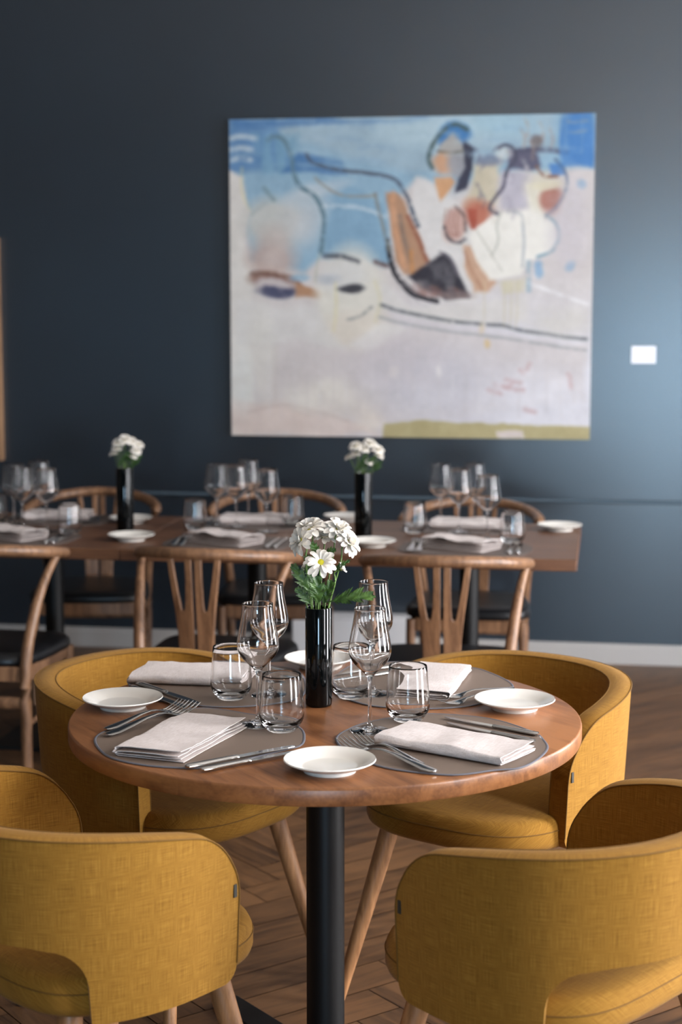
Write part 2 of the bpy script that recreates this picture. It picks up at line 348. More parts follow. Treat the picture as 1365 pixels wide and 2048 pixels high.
# ------------------------------------------------------------------ painting
def build_painting():
    W, H, NX, NY = 1.566, 1.366, 420, 360
    u0, z0 = -1.631, 0.979
    C = np.zeros((NY, NX, 3)); gx, gy = np.meshgrid(np.linspace(457, 1188, NX), np.linspace(234, 876, NY))
    # photo pixel field, sheared to the canvas
    def nz(sx, sy, seed, oct_=4):
        r = np.random.default_rng(seed); out = np.zeros((NY, NX)); amp = 1; tot = 0
        for o in range(oct_):
            ax, ay = max(2, int(731/sx*2**o)+2), max(2, int(642/sy*2**o)+2)
            g = r.normal(size=(ay+1, ax+1)); xs = np.linspace(0, ax-1e-3, NX); ys = np.linspace(0, ay-1e-3, NY)
            xi = xs.astype(int); yi = ys.astype(int); fx = xs-xi; fy = (ys-yi)[:, None]; fx = fx*fx*(3-2*fx); fy = fy*fy*(3-2*fy)
            a = g[yi][:, xi]*(1-fx)+g[yi][:, xi+1]*fx; b = g[yi+1][:, xi]*(1-fx)+g[yi+1][:, xi+1]*fx
            out += amp*(a*(1-fy)+b*fy); tot += amp; amp *= 0.5
        return out/tot
    n_fine = nz(30, 30, 1); n_h = nz(140, 12, 2); n_v = nz(12, 140, 3); n_w1 = nz(60, 60, 4); n_w2 = nz(60, 60, 5); n_dry = nz(8, 8, 6, 2)
    wx = gx + n_w1*5; wy = gy + n_w2*5
    def blend(mask, col):
        c = np.array(col, float); C[:] = C*(1-mask[..., None]) + c*mask[..., None]
    def sd_poly(poly, X, Y):
        d = np.full(X.shape, 1e9); inside = np.zeros(X.shape, bool); n = len(poly)
        for i in range(n):
            x1, y1 = poly[i]; x2, y2 = poly[(i+1) % n]
            ex, ey = x2-x1, y2-y1; t = np.clip(((X-x1)*ex+(Y-y1)*ey)/(ex*ex+ey*ey+1e-9), 0, 1)
            d = np.minimum(d, np.hypot(X-x1-t*ex, Y-y1-t*ey))
            cnd = ((y1 > Y) != (y2 > Y)) & (X < (x2-x1)*(Y-y1)/((y2-y1) if y2 != y1 else 1e-9)+x1); inside ^= cnd
        return np.where(inside, -d, d)
    def poly(p, col, soft=6, op=1.0, tex=None, ta=0.0):
        m = np.clip(0.5-sd_poly(p, wx, wy)/soft, 0, 1)*op
        if tex is not None: m = m*np.clip(1+ta*(tex-0.1), 0, 1)
        blend(m, col)
    def ell(cx, cy, rx, ry, col, soft=0.3, op=1.0, ang=0, tex=None, ta=0.0):
        a = math.radians(ang); X = (wx-cx)*math.cos(a)+(wy-cy)*math.sin(a); Y = -(wx-cx)*math.sin(a)+(wy-cy)*math.cos(a)
        d = np.hypot(X/rx, Y/ry); m = np.clip((1-d)/soft+0.5, 0, 1)*op
        if tex is not None: m = m*np.clip(1+ta*(tex-0.1), 0, 1)
        blend(m, col)
    def stroke(p, wd, col, op=0.9, soft=2.0, dry=0.0, sm=True):
        q = [tuple(v)[:2] for v in catmull([(a, b, 0) for a, b in p], 6)] if sm and len(p) > 2 else p
        d = np.full(gx.shape, 1e9); X = gx+n_w1*1.5; Y = gy+n_w2*1.5
        for (x1, y1), (x2, y2) in zip(q, q[1:]):
            ex, ey = x2-x1, y2-y1; t = np.clip(((X-x1)*ex+(Y-y1)*ey)/(ex*ex+ey*ey+1e-9), 0, 1)
            d = np.minimum(d, np.hypot(X-x1-t*ex, Y-y1-t*ey))
        m = np.clip((wd*0.6-d)/soft+0.5, 0, 1)*op*np.clip(0.95+0.5*n_dry, 0, 1)
        if dry: m = m*np.clip(1-dry*(n_dry+0.3), 0, 1)
        blend(m, col)
    C[:] = (198, 191, 188)
    ell(1050, 780, 260, 160, (208, 208, 216), 1.2); ell(820, 760, 190, 130, (194, 188, 192), 1.2, 0.8)
    # sky
    poly([(450, 225), (1200, 225), (1200, 335), (1050, 345), (880, 372), (835, 352), (780, 420), (788, 528), (640, 512), (610, 540), (500, 520), (488, 400), (470, 330), (450, 325)], (134, 168, 190), 14)
    poly([(640, 345), (770, 400), (785, 520), (650, 512), (648, 440)], (122, 160, 186), 8)
    poly([(560, 228), (1110, 226), (1100, 300), (1000, 335), (850, 345), (700, 310), (560, 260)], (148, 172, 186), 20, 0.9)
    poly([(452, 230), (640, 230), (560, 250), (600, 338), (452, 338)], (86, 130, 176), 14, 0.95, n_h, 0.5)
    poly([(460, 232), (900, 230), (890, 242), (700, 246), (470, 252)], (72, 118, 170), 10, 0.8, n_h, 0.9)
    poly([(500, 260), (600, 265), (600, 345), (520, 345)], (112, 156, 182), 16, 0.75, n_v, 0.7)
    poly([(600, 300), (690, 318), (700, 342), (560, 340)], (60, 108, 164), 10, 0.8, n_h, 0.6)
    for y, x1 in ((270, 510), (292, 502), (313, 500)): stroke([(462, y), (480, y-3), (x1, y+2)], 9, (190, 200, 205), 0.75, 6)
    ell(880, 262, 120, 30, (172, 196, 206), 0.9, 0.8); ell(1010, 250, 70, 25, (150, 190, 208), 0.9, 0.5)
    # white left and cloud
    poly([(450, 328), (487, 345), (492, 400), (500, 420), (486, 470), (500, 560), (498, 880), (450, 880)], (208, 203, 196), 8)
    stroke([(483, 330), (482, 370), (490, 400), (500, 420)], 4, (210, 200, 140), 0.5, 4)
    ell(548, 440, 62, 50, (184, 184, 178), 0.6, 0.95); ell(600, 430, 40, 55, (190, 192, 192), 0.8, 0.6, 20)
    ell(540, 515, 48, 40, (186, 164, 154), 0.7, 0.9); ell(550, 470, 30, 28, (186, 172, 164), 0.9, 0.6)
    ell(640, 375, 60, 14, (190, 196, 200), 0.9, 0.6, -12); ell(625, 440, 26, 60, (188, 194, 198), 0.9, 0.5, 25)
    stroke([(640, 408), (720, 412), (775, 430)], 6, (192, 202, 208), 0.7, 5)
    # lower left object
    ell(545, 560, 52, 20, (122, 82, 66), 0.5, 0.85, 5, n_fine, 0.6); ell(548, 566, 40, 14, (206, 204, 208), 0.5, 0.7)
    ell(552, 580, 42, 13, (58, 62, 92), 0.5, 0.92, 0, n_fine, 0.5); poly([(590, 560), (668, 585), (640, 595), (590, 592)], (166, 116, 78), 8, 0.85)
    stroke([(498, 545), (540, 545), (575, 550), (600, 560)], 9, (104, 72, 62), 0.7, 6, 0.8); ell(600, 550, 20, 7, (130, 166, 190), 0.7, 0.8)
    # the pale round shape under the table edge
    ell(705, 590, 72, 100, (208, 204, 192), 0.4, 0.95); ell(720, 660, 76, 42, (206, 196, 182), 0.6, 0.8)
    ell(690, 545, 50, 34, (196, 196, 196), 0.8, 0.6); stroke([(675, 560), (676, 620), (672, 660)], 5, (208, 198, 152), 0.6, 4); stroke([(755, 560), (765, 600), (756, 640)], 6, (204, 196, 164), 0.6, 4)
    ell(708, 572, 26, 9, (52, 52, 60), 0.6, 0.92); stroke([(700, 636), (725, 628), (748, 612)], 5, (130, 132, 132), 0.8, 5)
    ell(660, 550, 24, 10, (150, 158, 172), 0.9, 0.5)
    stroke([(650, 508), (690, 510), (720, 520)], 8, (62, 66, 76), 0.8, 6); stroke([(755, 520), (780, 528)], 7, (88, 62, 60), 0.8, 6)
    # white ground right of the thigh
    poly([(835, 350), (890, 370), (1010, 520), (960, 600), (880, 600), (820, 420)], (206, 203, 200), 10)
    poly([(770, 560), (830, 610), (960, 600), (1060, 590), (1060, 640), (900, 645), (770, 610)], (204, 200, 196), 12)
    poly([(470, 600), (640, 615), (700, 700), (560, 690), (470, 690)], (204, 201, 197), 14, 0.8)
    poly([(770, 640), (830, 658), (740, 700), (700, 690)], (210, 207, 202), 10, 0.8)
    # lower field
    poly([(545, 690), (590, 675), (740, 705), (840, 650), (1180, 690), (1180, 800), (780, 845), (545, 810)], (196, 188, 186), 14, 0.75)
    ell(880, 770, 130, 70, (192, 190, 198), 0.9, 0.8); ell(1090, 800, 110, 60, (212, 211, 218), 0.9, 0.8); ell(650, 800, 90, 40, (206, 200, 192), 0.9, 0.7)
    ell(540, 840, 110, 30, (200, 180, 168), 0.8, 0.8); poly([(460, 800), (500, 810), (720, 850), (770, 872), (460, 876)], (208, 192, 184), 12, 0.8)
    stroke([(490, 828), (540, 815), (600, 815), (700, 845)], 5, (178, 160, 152), 0.5, 6)
    stroke([(548, 695), (550, 800)], 9, (184, 174, 168), 0.5, 8)
    # the reclining figure: thigh
    poly([(778, 380), (800, 385), (830, 440), (868, 515), (850, 545), (820, 548), (798, 520), (785, 450)], (176, 134, 104), 6)
    stroke([(790, 385), (795, 450), (815, 530)], 10, (206, 150, 110), 0.8, 6); stroke([(822, 430), (845, 480), (862, 520)], 8, (142, 82, 60), 0.8, 6)
    stroke([(805, 430), (815, 480), (828, 520)], 8, (112, 100, 94), 0.6, 6); stroke([(828, 500), (832, 545)], 6, (198, 128, 62), 0.7, 5)
    stroke([(780, 478), (788, 520), (806, 556), (836, 584), (880, 600)], 9, (40, 38, 46), 0.9, 5, 0.9)
    poly([(826, 552), (868, 520), (896, 500), (912, 520), (928, 552), (946, 590), (900, 594), (850, 574)], (36, 34, 44), 8, 0.95, n_fine, 0.4)
    for k in range(9): stroke([(832+k*12, 566+k*1.5), (846+k*12, 574+(k % 3)*4), (858+k*11, 590)], 5, [(142, 104, 96), (120, 86, 78), (70, 62, 70)][k % 3], 0.6, 4, 0.9)
    for k in range(7): stroke([(776+k*9, 520+k*11), (790+k*9, 548+k*9), (800+k*10, 575+k*6)], 3, (150, 148, 150), 0.35, 3, 0.9)
    ell(862, 580, 26, 9, (142, 104, 96), 0.8, 0.8, 8, n_fine, 0.8); ell(920, 585, 34, 8, (150, 128, 122), 0.8, 0.6); stroke([(885, 500), (905, 512), (922, 545)], 5, (90, 84, 96), 0.6, 3)
    stroke([(780, 490), (795, 545), (830, 585), (880, 600)], 7, (34, 34, 40), 0.9, 3)
    # forearm
    poly([(928, 485), (945, 488), (975, 535), (1000, 560), (985, 580), (955, 578), (935, 530)], (196, 158, 130), 6); stroke([(934, 500), (950, 540), (970, 575)], 5, (160, 108, 82), 0.5, 5)
    # head left
    ell(912, 320, 44, 66, (150, 176, 196), 0.5, 0.5)
    ell(912, 275, 34, 26, (56, 116, 178), 0.4, 0.95); poly([(882, 290), (910, 268), (945, 300), (948, 340), (880, 320)], (160, 158, 154), 8)
    ell(895, 325, 26, 20, (198, 146, 108), 0.6, 0.9); ell(922, 330, 22, 26, (146, 148, 154), 0.7, 0.95)
    poly([(938, 285), (955, 300), (950, 340), (938, 375), (915, 382), (920, 355), (935, 335)], (52, 54, 72), 6, 0.95)
    poly([(872, 352), (905, 350), (915, 362), (885, 400), (878, 380)], (206, 148, 98), 6, 0.9); stroke([(880, 302), (905, 306), (930, 304)], 4, (96, 88, 70), 0.7, 3)
    stroke([(868, 335), (862, 315), (872, 285), (892, 262), (915, 252), (938, 262)], 8, (72, 92, 92), 0.85, 4)
    # tan torso block, lilac, white block
    poly([(955, 330), (1000, 325), (1005, 380), (985, 440), (975, 455), (930, 410), (950, 370)], (192, 182, 158), 10)
    ell(985, 325, 26, 12, (110, 122, 146), 0.7, 0.8); poly([(1010, 345), (1065, 350), (1060, 420), (1010, 420), (1000, 380)], (176, 172, 184), 10, 0.9)
    poly([(1015, 300), (1070, 300), (1080, 330), (1060, 345), (1022, 340)], (84, 80, 102), 8, 0.9, None); stroke([(1040, 302), (1090, 302), (1135, 308)], 9, (74, 74, 96), 0.9, 5)
    ell(962, 425, 32, 28, (178, 92, 70), 0.7, 0.85, 30); poly([(938, 415), (962, 415), (960, 462), (945, 455)], (166, 72, 52), 6, 0.8)
    ell(912, 447, 22, 34, (196, 158, 146), 0.4, 0.95, 12)
    for dx in (-12, -4, 5, 13): stroke([(908+dx, 418), (905+dx, 445), (912+dx*.6, 470)], 3, (142, 96, 84), 0.6, 3)
    stroke([(893, 452), (902, 474), (920, 483), (935, 476)], 5, (64, 62, 70), 0.85, 3); stroke([(915, 412), (932, 430), (936, 460)], 5, (80, 66, 66), 0.7, 4)
    poly([(940, 468), (1000, 430), (1060, 420), (1055, 370), (1082, 360), (1090, 440), (1110, 440), (1118, 480), (1095, 510), (1060, 520), (1050, 545), (985, 556), (960, 520)], (224, 221, 212), 7)
    ell(1088, 385, 36, 40, (206, 200, 180), 0.6, 0.8); ell(1106, 402, 22, 26, (164, 90, 74), 0.6, 0.85); poly([(1100, 330), (1125, 328), (1130, 352), (1105, 355)], (66, 122, 190), 6, 0.9)
    stroke([(1075, 335), (1090, 352), (1115, 355)], 6, (132, 92, 72), 0.85, 4); ell(1095, 372, 30, 10, (212, 204, 176), 0.7, 0.8)
    stroke([(1112, 322), (1130, 345), (1135, 375), (1120, 410), (1095, 432)], 5, (72, 98, 128), 0.8, 4); stroke([(1098, 432), (1116, 448), (1122, 470), (1108, 500), (1080, 512)], 5, (90, 134, 160), 0.8, 5)
    # blue block top right
    poly([(1126, 230), (1182, 230), (1184, 335), (1122, 335), (1120, 290)], (66, 124, 190), 8, 0.95, n_v, 0.25)
    for y in (250, 268): stroke([(1135, y), (1150, y+2), (1172, y-1)], 4, (160, 158, 140), 0.6, 3, 0.8)
    for (x, y) in ((1045, 262), (1052, 240), (1080, 250), (1062, 285), (1100, 262)): stroke([(x, y), (x+6, y+18), (x+4, y+34)], 5, (170, 140, 118), 0.6, 5, 0.5)
    ell(1072, 285, 12, 12, (110, 96, 94), 0.7, 0.8)
    # drawn lines
    g = (92, 122, 134)
    stroke([(536, 275), (552, 268), (570, 276), (584, 305), (590, 345), (603, 368), (632, 388), (645, 412), (651, 440), (643, 500)], 8, g, 0.9, 3)
    stroke([(616, 305), (630, 322), (680, 336), (740, 343), (785, 352), (806, 370), (825, 410), (842, 450)], 7, (78, 88, 104), 0.85, 3)
    stroke([(634, 353), (665, 378), (700, 390), (745, 389), (757, 385)], 5, (140, 140, 128), 0.8, 3); stroke([(755, 385), (765, 430), (775, 470), (785, 500)], 6, (124, 126, 118), 0.8, 3)
    stroke([(528, 372), (548, 394)], 7, (110, 134, 134), 0.7, 6); stroke([(503, 425), (530, 402)], 4, (130, 146, 148), 0.5, 5)
    stroke([(640, 505), (636, 530), (632, 560)], 4, (170, 170, 150), 0.6, 4)
    stroke([(768, 608), (810, 620), (900, 638), (960, 645), (1010, 648), (1060, 660), (1178, 676)], 6, (92, 98, 102), 0.85, 4); stroke([(765, 632), (815, 645), (900, 660), (1000, 672), (1178, 698)], 5, (136, 140, 144), 0.6, 5)
    stroke([(1060, 562), (1110, 582), (1178, 606)], 6, (222, 221, 222), 0.8, 4)
    stroke([(1008, 425), (1000, 450), (1002, 480), (990, 510)], 4, (178, 180, 170), 0.7, 3); stroke([(1020, 424), (1045, 430), (1052, 480), (1050, 530)], 6, (166, 172, 176), 0.7, 3); stroke([(960, 460), (985, 500), (1010, 540)], 4, (186, 184, 172), 0.6, 3)
    stroke([(1000, 300), (1012, 292), (1030, 300), (1034, 320), (1018, 345), (1010, 375), (995, 395), (985, 415), (1000, 428)], 6, (66, 66, 84), 0.8, 3)
    stroke([(990, 305), (996, 296), (1008, 292)], 4, (98, 104, 118), 0.7, 3); ell(1010, 310, 18, 12, (208, 208, 200), 0.6, 0.6)
    poly([(1005, 560), (1058, 552), (1055, 580), (1012, 585)], (196, 190, 160), 8, 0.8, n_v, 0.6)
    for x in (1065, 1060): stroke([(x, 520), (x+1, 580)], 4, (120, 156, 178), 0.6, 4)
    for (x, y) in ((1082, 530), (1145, 528), (1085, 545), (1162, 372)): ell(x, y, 9, 10, (120, 160, 196), 0.8, 0.8)
    for x in (1015, 1028, 1040, 975): stroke([(x, 560), (x+1, 620), (x, 650)], 3, (190, 178, 140), 0.4, 3)
    ell(982, 686, 6, 8, (206, 178, 126), 0.6, 0.8); ell(970, 655, 7, 12, (208, 184, 140), 0.8, 0.5)
    # red scribble
    for (x0, y0, x1, y1) in ((985, 778, 1010, 786), (1000, 768, 1030, 770), (1020, 774, 1056, 778), (1048, 740, 1066, 726), (1060, 816, 1080, 822), (1144, 745, 1150, 772), (1020, 758, 1050, 764)):
        stroke([(x0, y0), ((x0+x1)/2, y0+4), (x1, y1)], 7, (182, 140, 140), 0.65, 6, 0.5)
    for (x, y, rx, ry, c, o) in ((640, 790, 60, 26, (212, 206, 196), 0.7), (700, 820, 50, 18, (214, 206, 198), 0.7), (745, 845, 26, 22, (216, 206, 194), 0.7), (600, 740, 40, 40, (186, 178, 176), 0.5),
            (800, 720, 90, 50, (188, 180, 184), 0.6), (885, 742, 5, 12, (222, 218, 214), 0.7), (795, 745, 10, 12, (214, 206, 200), 0.5), (1130, 640, 60, 30, (196, 192, 184), 0.7), (1140, 450, 40, 90, (190, 184, 190), 0.7),
            (520, 700, 26, 90, (206, 202, 192), 0.6), (480, 760, 22, 60, (200, 204, 200), 0.5)): ell(x, y, rx, ry, c, 0.9, o, 0, n_fine, 0.5)
    for k in range(26): x = 480+k*27; stroke([(x, 700+(k*37) % 60), (x+1, 800+(k*53) % 40)], 4, [(206, 202, 204), (186, 178, 178)][k % 2], 0.28, 6)
    for k in range(22): x = 560+(k*97) % 560; y = 236+(k*41) % 90; stroke([(x, y), (x+30, y-4), (x+70, y+3)], 8, [(168, 190, 202), (122, 158, 188), (150, 178, 194)][k % 3], 0.4, 8, 0.6)
    for k in range(14): x = 955+(k*31) % 120; y = 300+(k*47) % 120; stroke([(x, y), (x+8, y+14), (x+4, y+28)], 6, [(96, 98, 118), (196, 188, 172), (150, 146, 160), (206, 202, 198)][k % 4], 0.5, 5, 0.8)
    # olive strip
    poly([(775, 846), (905, 842), (1000, 846), (1190, 852), (1190, 880), (775, 880)], (172, 160, 112), 5, 0.95); poly([(1000, 862), (1055, 860), (1058, 874), (1002, 874)], (204, 192, 186), 5)
    C += (n_fine*5+n_h*1.2+n_v*1.2+n_dry*2.0)[..., None]
    C = C.mean(-1, keepdims=True)*0.12+C*0.88; C = np.clip(C*0.955, 0, 255)/255; Cl = np.where(C <= 0.04045, C/12.92, ((C+0.055)/1.055)**2.4)
    m, nt, b = new_mat('painted_canvas'); an = N(nt, 'ShaderNodeVertexColor', layer_name='paint')
    nt.links.new(an.outputs[0], b.inputs['Base Color']); b.inputs['Roughness'].default_value = 0.6; b.inputs['Specular IOR Level'].default_value = 0.3
    root = thing('painting', 'large unframed abstract canvas painting in blue, cream and brown on the dark blue wall', 'painting', R(u0+W/2, WALL_V-0.02, z0), -TH)
    # front face grid in the room frame, relative to root
    xs = np.linspace(-W/2, W/2, NX); zs = np.linspace(H, 0, NY); X, Z = np.meshgrid(xs, zs)
    V = np.stack([X, np.full_like(X, -0.020), Z], -1).reshape(-1, 3)
    idx = np.arange(NX*NY).reshape(NY, NX); F = np.stack([idx[:-1, :-1], idx[1:, :-1], idx[1:, 1:], idx[:-1, 1:]], -1).reshape(-1, 4)
    me = bpy.data.meshes.new('painted_surface'); me.from_pydata(V.tolist(), [], F.tolist()); me.update()
    ca = me.color_attributes.new('paint', 'FLOAT_COLOR', 'POINT'); arr = np.ones((NX*NY, 4), dtype=np.float32); arr[:, :3] = Cl.reshape(-1, 3); ca.data.foreach_set('color', arr.ravel())
    me.materials.append(m); o = bpy.data.objects.new('painted_surface', me); COL.objects.link(o); o.parent = root
    MB().box((-W/2, -0.0195, 0), (W/2, 0.019, H)).build('canvas_edge', MAT['canvas'], root, smooth=False)
MAT['canvas'] = simple('cream_canvas_edge', (226, 216, 204), 0.7)
build_painting()
root = thing('wall_card', 'small white blank card on the blue wall right of the painting', 'card', R(0.156, WALL_V-0.003, 1.304), -TH)
MB().box((-0.051, -0.003, 0), (0.051, 0.002, 0.073)).build('card_face', MAT['card'], root, smooth=False)
root = thing('wall_panel', 'wooden panel edge on the wall at the far left of the photo', 'panel', R(-3.003, WALL_V-0.03, 0.85), -TH)
MB().box((-0.28, -0.015, 0.02), (0.28, 0.029, 0.98)).build('panel_board', MAT['frame'], root, smooth=False)
MB().box((0.28, -0.02, 0), (0.302, 0.029, 1.0)).box((-0.302, -0.02, 0), (-0.28, 0.029, 1.0)).box((-0.28, -0.02, 0), (0.28, 0.029, 0.02)).box((-0.28, -0.02, 0.98), (0.28, 0.029, 1.0)).build('panel_frame', MAT['frame'], root, smooth=False)
root = thing('floor_box', 'low white box at the foot of the wall, seen behind the vase', 'box', R(-1.088, WALL_V-0.075, 0), -TH)
MB().box((-0.26, -0.05, 0.0), (0.26, 0.05, 0.185)).build('box_body', MAT['white_paint'], root, bevel=0.006)
MB().box((-0.262, -0.053, 0.185), (0.262, 0.053, 0.197)).build('box_lid', MAT['white_paint'], root, bevel=0.004)
# ------------------------------------------------------------------ round table
TC = Vector((-0.031, 3.168, 0))
root = thing('round_table', 'round oak dining table set for four with a black column base', 'table', TC, 0)
TR = 0.5; top = MB()
prof = [(0, 0.7165), (TR-0.006, 0.7165), (TR-0.0015, 0.718), (TR, 0.722), (TR, 0.745), (TR-0.0012, 0.7488), (TR-0.004, 0.75), (0, 0.75)]
top.lathe(prof, 128); top.build('tabletop', MAT['table_wood'], root, angle=50)
MB().lathe([(0, 0.015), (0.038, 0.015), (0.038, 0.71), (0, 0.71)], 40).build('column', MAT['black_metal'], root)
MB().box((-0.16, -0.16, 0.708), (0.16, 0.16, 0.7165)).build('mounting_plate', MAT['black_metal'], root, smooth=False)
for a in (33, 123, 213, 303):
    ca_, sa_ = math.cos(math.radians(a)), math.sin(math.radians(a)); mb = MB(); wd = 0.035
    def pl(x, y, z): return (x*ca_-y*sa_, x*sa_+y*ca_, z)
    mb.add([pl(0.02, -wd, 0.004), pl(0.42, -wd*0.9, 0.004), pl(0.42, wd*0.9, 0.004), pl(0.02, wd, 0.004), pl(0.02, -wd, 0.03), pl(0.42, -wd*0.9, 0.014), pl(0.42, wd*0.9, 0.014), pl(0.02, wd, 0.03)],
           [(0,3,2,1),(4,5,6,7),(0,1,5,4),(1,2,6,5),(2,3,7,6),(3,0,4,7)])
    mb.lathe([(0, 0), (0.015, 0), (0.015, 0.005), (0, 0.005)], 12)
    for i in range(len(mb.v)-26, len(mb.v)):
        x, y, z = mb.v[i]; q = pl(0.39, 0, 0); mb.v[i] = (x+q[0], y+q[1], z)
    mb.build('base_foot', MAT['black_metal'], root, smooth=False, bevel=0.003)
# ------------------------------------------------------------------ mustard tub chairs
def make_tub_chair(label):
    root = thing('upholstered_armchair', label, 'chair', group='mustard armchairs around the round table')
    a, b_, arm = 0.285, 0.285, 0.15
    # plan curve by arc length (front is +Y)
    pts = []
    for k in range(61):
        t = k/60*PI/2; pts.append((a*math.sin(t)**0.92 if t > 0 else 0, -b_*max(math.cos(t), 0)**0.92))
    for k in range(1, 14): y = arm*k/13; pts.append((a-0.022*(k/13)**1.5, y))
    S = [0.0]
    for p, q in zip(pts, pts[1:]): S.append(S[-1]+math.dist(p, q))
    SE = S[-1]
    def plan(s):
        sg = 1 if s >= 0 else -1; s = abs(s); x = np.interp(s, S, [p[0] for p in pts]); y = np.interp(s, S, [p[1] for p in pts])
        e = 0.004; x2 = np.interp(min(s+e, SE), S, [p[0] for p in pts]); y2 = np.interp(min(s+e, SE), S, [p[1] for p in pts])
        x1 = np.interp(max(s-e, 0), S, [p[0] for p in pts]); y1 = np.interp(max(s-e, 0), S, [p[1] for p in pts])
        tx, ty = x2-x1, y2-y1
        if s < e: tx, ty = 1, 0
        l = math.hypot(tx, ty); nx, ny = ty/l, -tx/l
        return Vector((sg*x, y, 0)), Vector((sg*nx, ny, 0))
    rc, SC, zc, zb = 0.105, 0.305, 0.562, 0.425
    def ztop(s):
        s = abs(s); z = 0.736-0.059*min(s/(SE-0.02), 1)**3
        if s > SE-rc: q = (s-(SE-rc))/rc; z -= rc*(1-math.sqrt(max(0, 1-q*q)))
        return z
    def zbot(s, inner=False):
        s = abs(s); r = 0.07
        if s < SC-r: return zc-0.01*(s/SC)**2
        if s < SC: q = (s-(SC-r))/r; return zc-0.01-r*(1-math.sqrt(max(0, 1-q*q)))
        z = zb+0.0; rr = 0.03
        if s > SE-rr: q = (s-(SE-rr))/rr; z += rr*(1-math.sqrt(max(0, 1-q*q)))
        return z
    half = [0, 0.04, 0.08, 0.12, 0.16, 0.20, SC-0.07, SC-0.055, SC-0.04, SC-0.028, SC-0.018, SC-0.01, SC-0.004, SC-0.0005, SC+0.004]
    half += list(np.linspace(SC+0.03, SE-rc, 10)); half += [SE-rc*(1-math.sin(q*PI/2*0.999)) for q in np.linspace(0.12, 1, 12)]
    cols = [-s for s in half[::-1]]+half[1:]
    NV = 9; th = 0.046; rings = []; uvs = []
    def pos(s, z, inw):
        p, n = plan(s); k = (z-0.72)/0.34; flare = 0.018*k*(1.0 if k < 0 else 0.3)
        return p + n*(flare-inw) + Vector((0, 0, z))
    for s in cols:
        zt, z0 = ztop(s), zbot(s)
        if zt < z0+0.02: zt = z0+0.02
        ring = []; uv = []
        for i in range(NV): z = z0+(zt-z0)*i/(NV-1); ring.append(pos(s, z, 0)); uv.append((s, z))
        for q in (0.2, 0.5, 0.8): ring.append(pos(s, zt+0.0, th*q)+Vector((0, 0, 0.005*math.sin(PI*q)))); uv.append((s, zt+th*q))
        for i in range(NV): z = zt+(z0-zt)*i/(NV-1); ring.append(pos(s, z, th)); uv.append((s+0.07, z+0.0))
        for q in (0.66, 0.33): ring.append(pos(s, z0, th*q)); uv.append((s, z0+th*q))
        rings.append(ring); uvs += uv
    mb = MB(); mb.loft(rings, caps=False)
    n = len(rings[0])
    for e, off in ((0, 0), (1, (len(rings)-1)*n)):   # arm ends: quads between outside and inside
        for i in range(NV-1):
            o0, o1 = off+i, off+i+1; i0, i1 = off+NV+3+(NV-1-i), off+NV+3+(NV-2-i)
            mb.f.append((o0, o1, i1, i0) if e else (o0, i0, i1, o1))
        mb.f.append(tuple(off+k for k in (NV-1, NV, NV+1, NV+2, NV+3))); mb.f.append(tuple(off+k for k in (0, 2*NV+3-1, 2*NV+3, 2*NV+4)))
    shell = mb.build('backrest', MAT['mustard'], root, uv=uvs, angle=38)
    for inw, nm in ((-0.0005, 'outer'), (th+0.0005, 'inner')):
        pth = [pos(s, max(ztop(s), zbot(s)+0.02), inw) for s in cols if True]
        ends0 = [pos(-SE, z, inw) for z in np.linspace(zb+0.03, ztop(SE)-0.004, 8)]; ends1 = [pos(SE, z, inw) for z in np.linspace(ztop(SE)-0.004, zb+0.03, 8)]
        MB().tube(ends0+pth+ends1, 0.0014, 6).build('piping', MAT['seam'], shell)
    # seat cushion
    def outline(sc, m=64):
        out = []
        for k in range(m):
            t = 2*PI*k/m; c, s_ = math.cos(t), math.sin(t); e = 2/(3.0 if s_ > 0 else 3.6)
            x = 0.243*abs(c)**e*(1 if c > 0 else -1); y = (0.258 if s_ > 0 else 0.218)*abs(s_)**e*(1 if s_ > 0 else -1)+0.02
            out.append((x*sc, (y-0.02)*sc+0.02))
        return out
    rings = []; uvs = []
    for sc, z in ((0.86, 0.426), (0.95, 0.428), (0.985, 0.436), (1.0, 0.447), (1.0, 0.465), (0.995, 0.478), (0.975, 0.489), (0.93, 0.496), (0.8, 0.501), (0.5, 0.505), (0.2, 0.506)):
        o = outline(sc); rings.append([(x, y, z) for x, y in o]); uvs += [(x+z, y+z) for x, y in o]
    st = MB().loft(rings).build('seat', MAT['mustard'], root, uv=uvs, angle=60)
    MB().tube([(x, y, 0.470) for x, y in outline(1.001)], 0.0012, 6, close=True).build('seat_seam', MAT['seam'], st)
    for sx in (-1, 1):
        for sy in (-1, 1):
            p0 = Vector((sx*0.17, 0.155 if sy > 0 else -0.13, 0.430)); p1 = Vector((sx*0.262, 0.235 if sy > 0 else -0.215, 0.008))
            lg = MB().tube([p0.lerp(p1, q) for q in (0, 0.25, 0.5, 0.75, 1)], [0.0215, 0.020, 0.0175, 0.015, 0.0125], 20).build('leg', MAT['leg_wood'], root)
            MB().lathe([(0, 0), (0.0115, 0), (0.0115, 0.009), (0, 0.009)], 16).build('foot_cap', MAT['rubber'], lg, loc=(p1.x, p1.y, 0))
    MB().box((-0.001, -0.0035, -0.011), (0.001, 0.0035, 0.011)).build('fabric_tag', MAT['tag'], root, smooth=False, loc=pos(-(SE-0.012), 0.585, -0.001), rot=(0, 0, -0.15))
    MB().box((-0.001, -0.0035, -0.011), (0.001, 0.0035, 0.011)).build('fabric_tag', MAT['tag'], root, smooth=False, loc=pos(SE-0.012, 0.585, -0.001), rot=(0, 0, 0.15))
    return root
def face(fx, fy): return math.atan2(fy, fx)-PI/2      # rotation that turns local +Y to (fx, fy)
tub = make_tub_chair('mustard armchair behind the round table, right side, its lit outer side facing right')
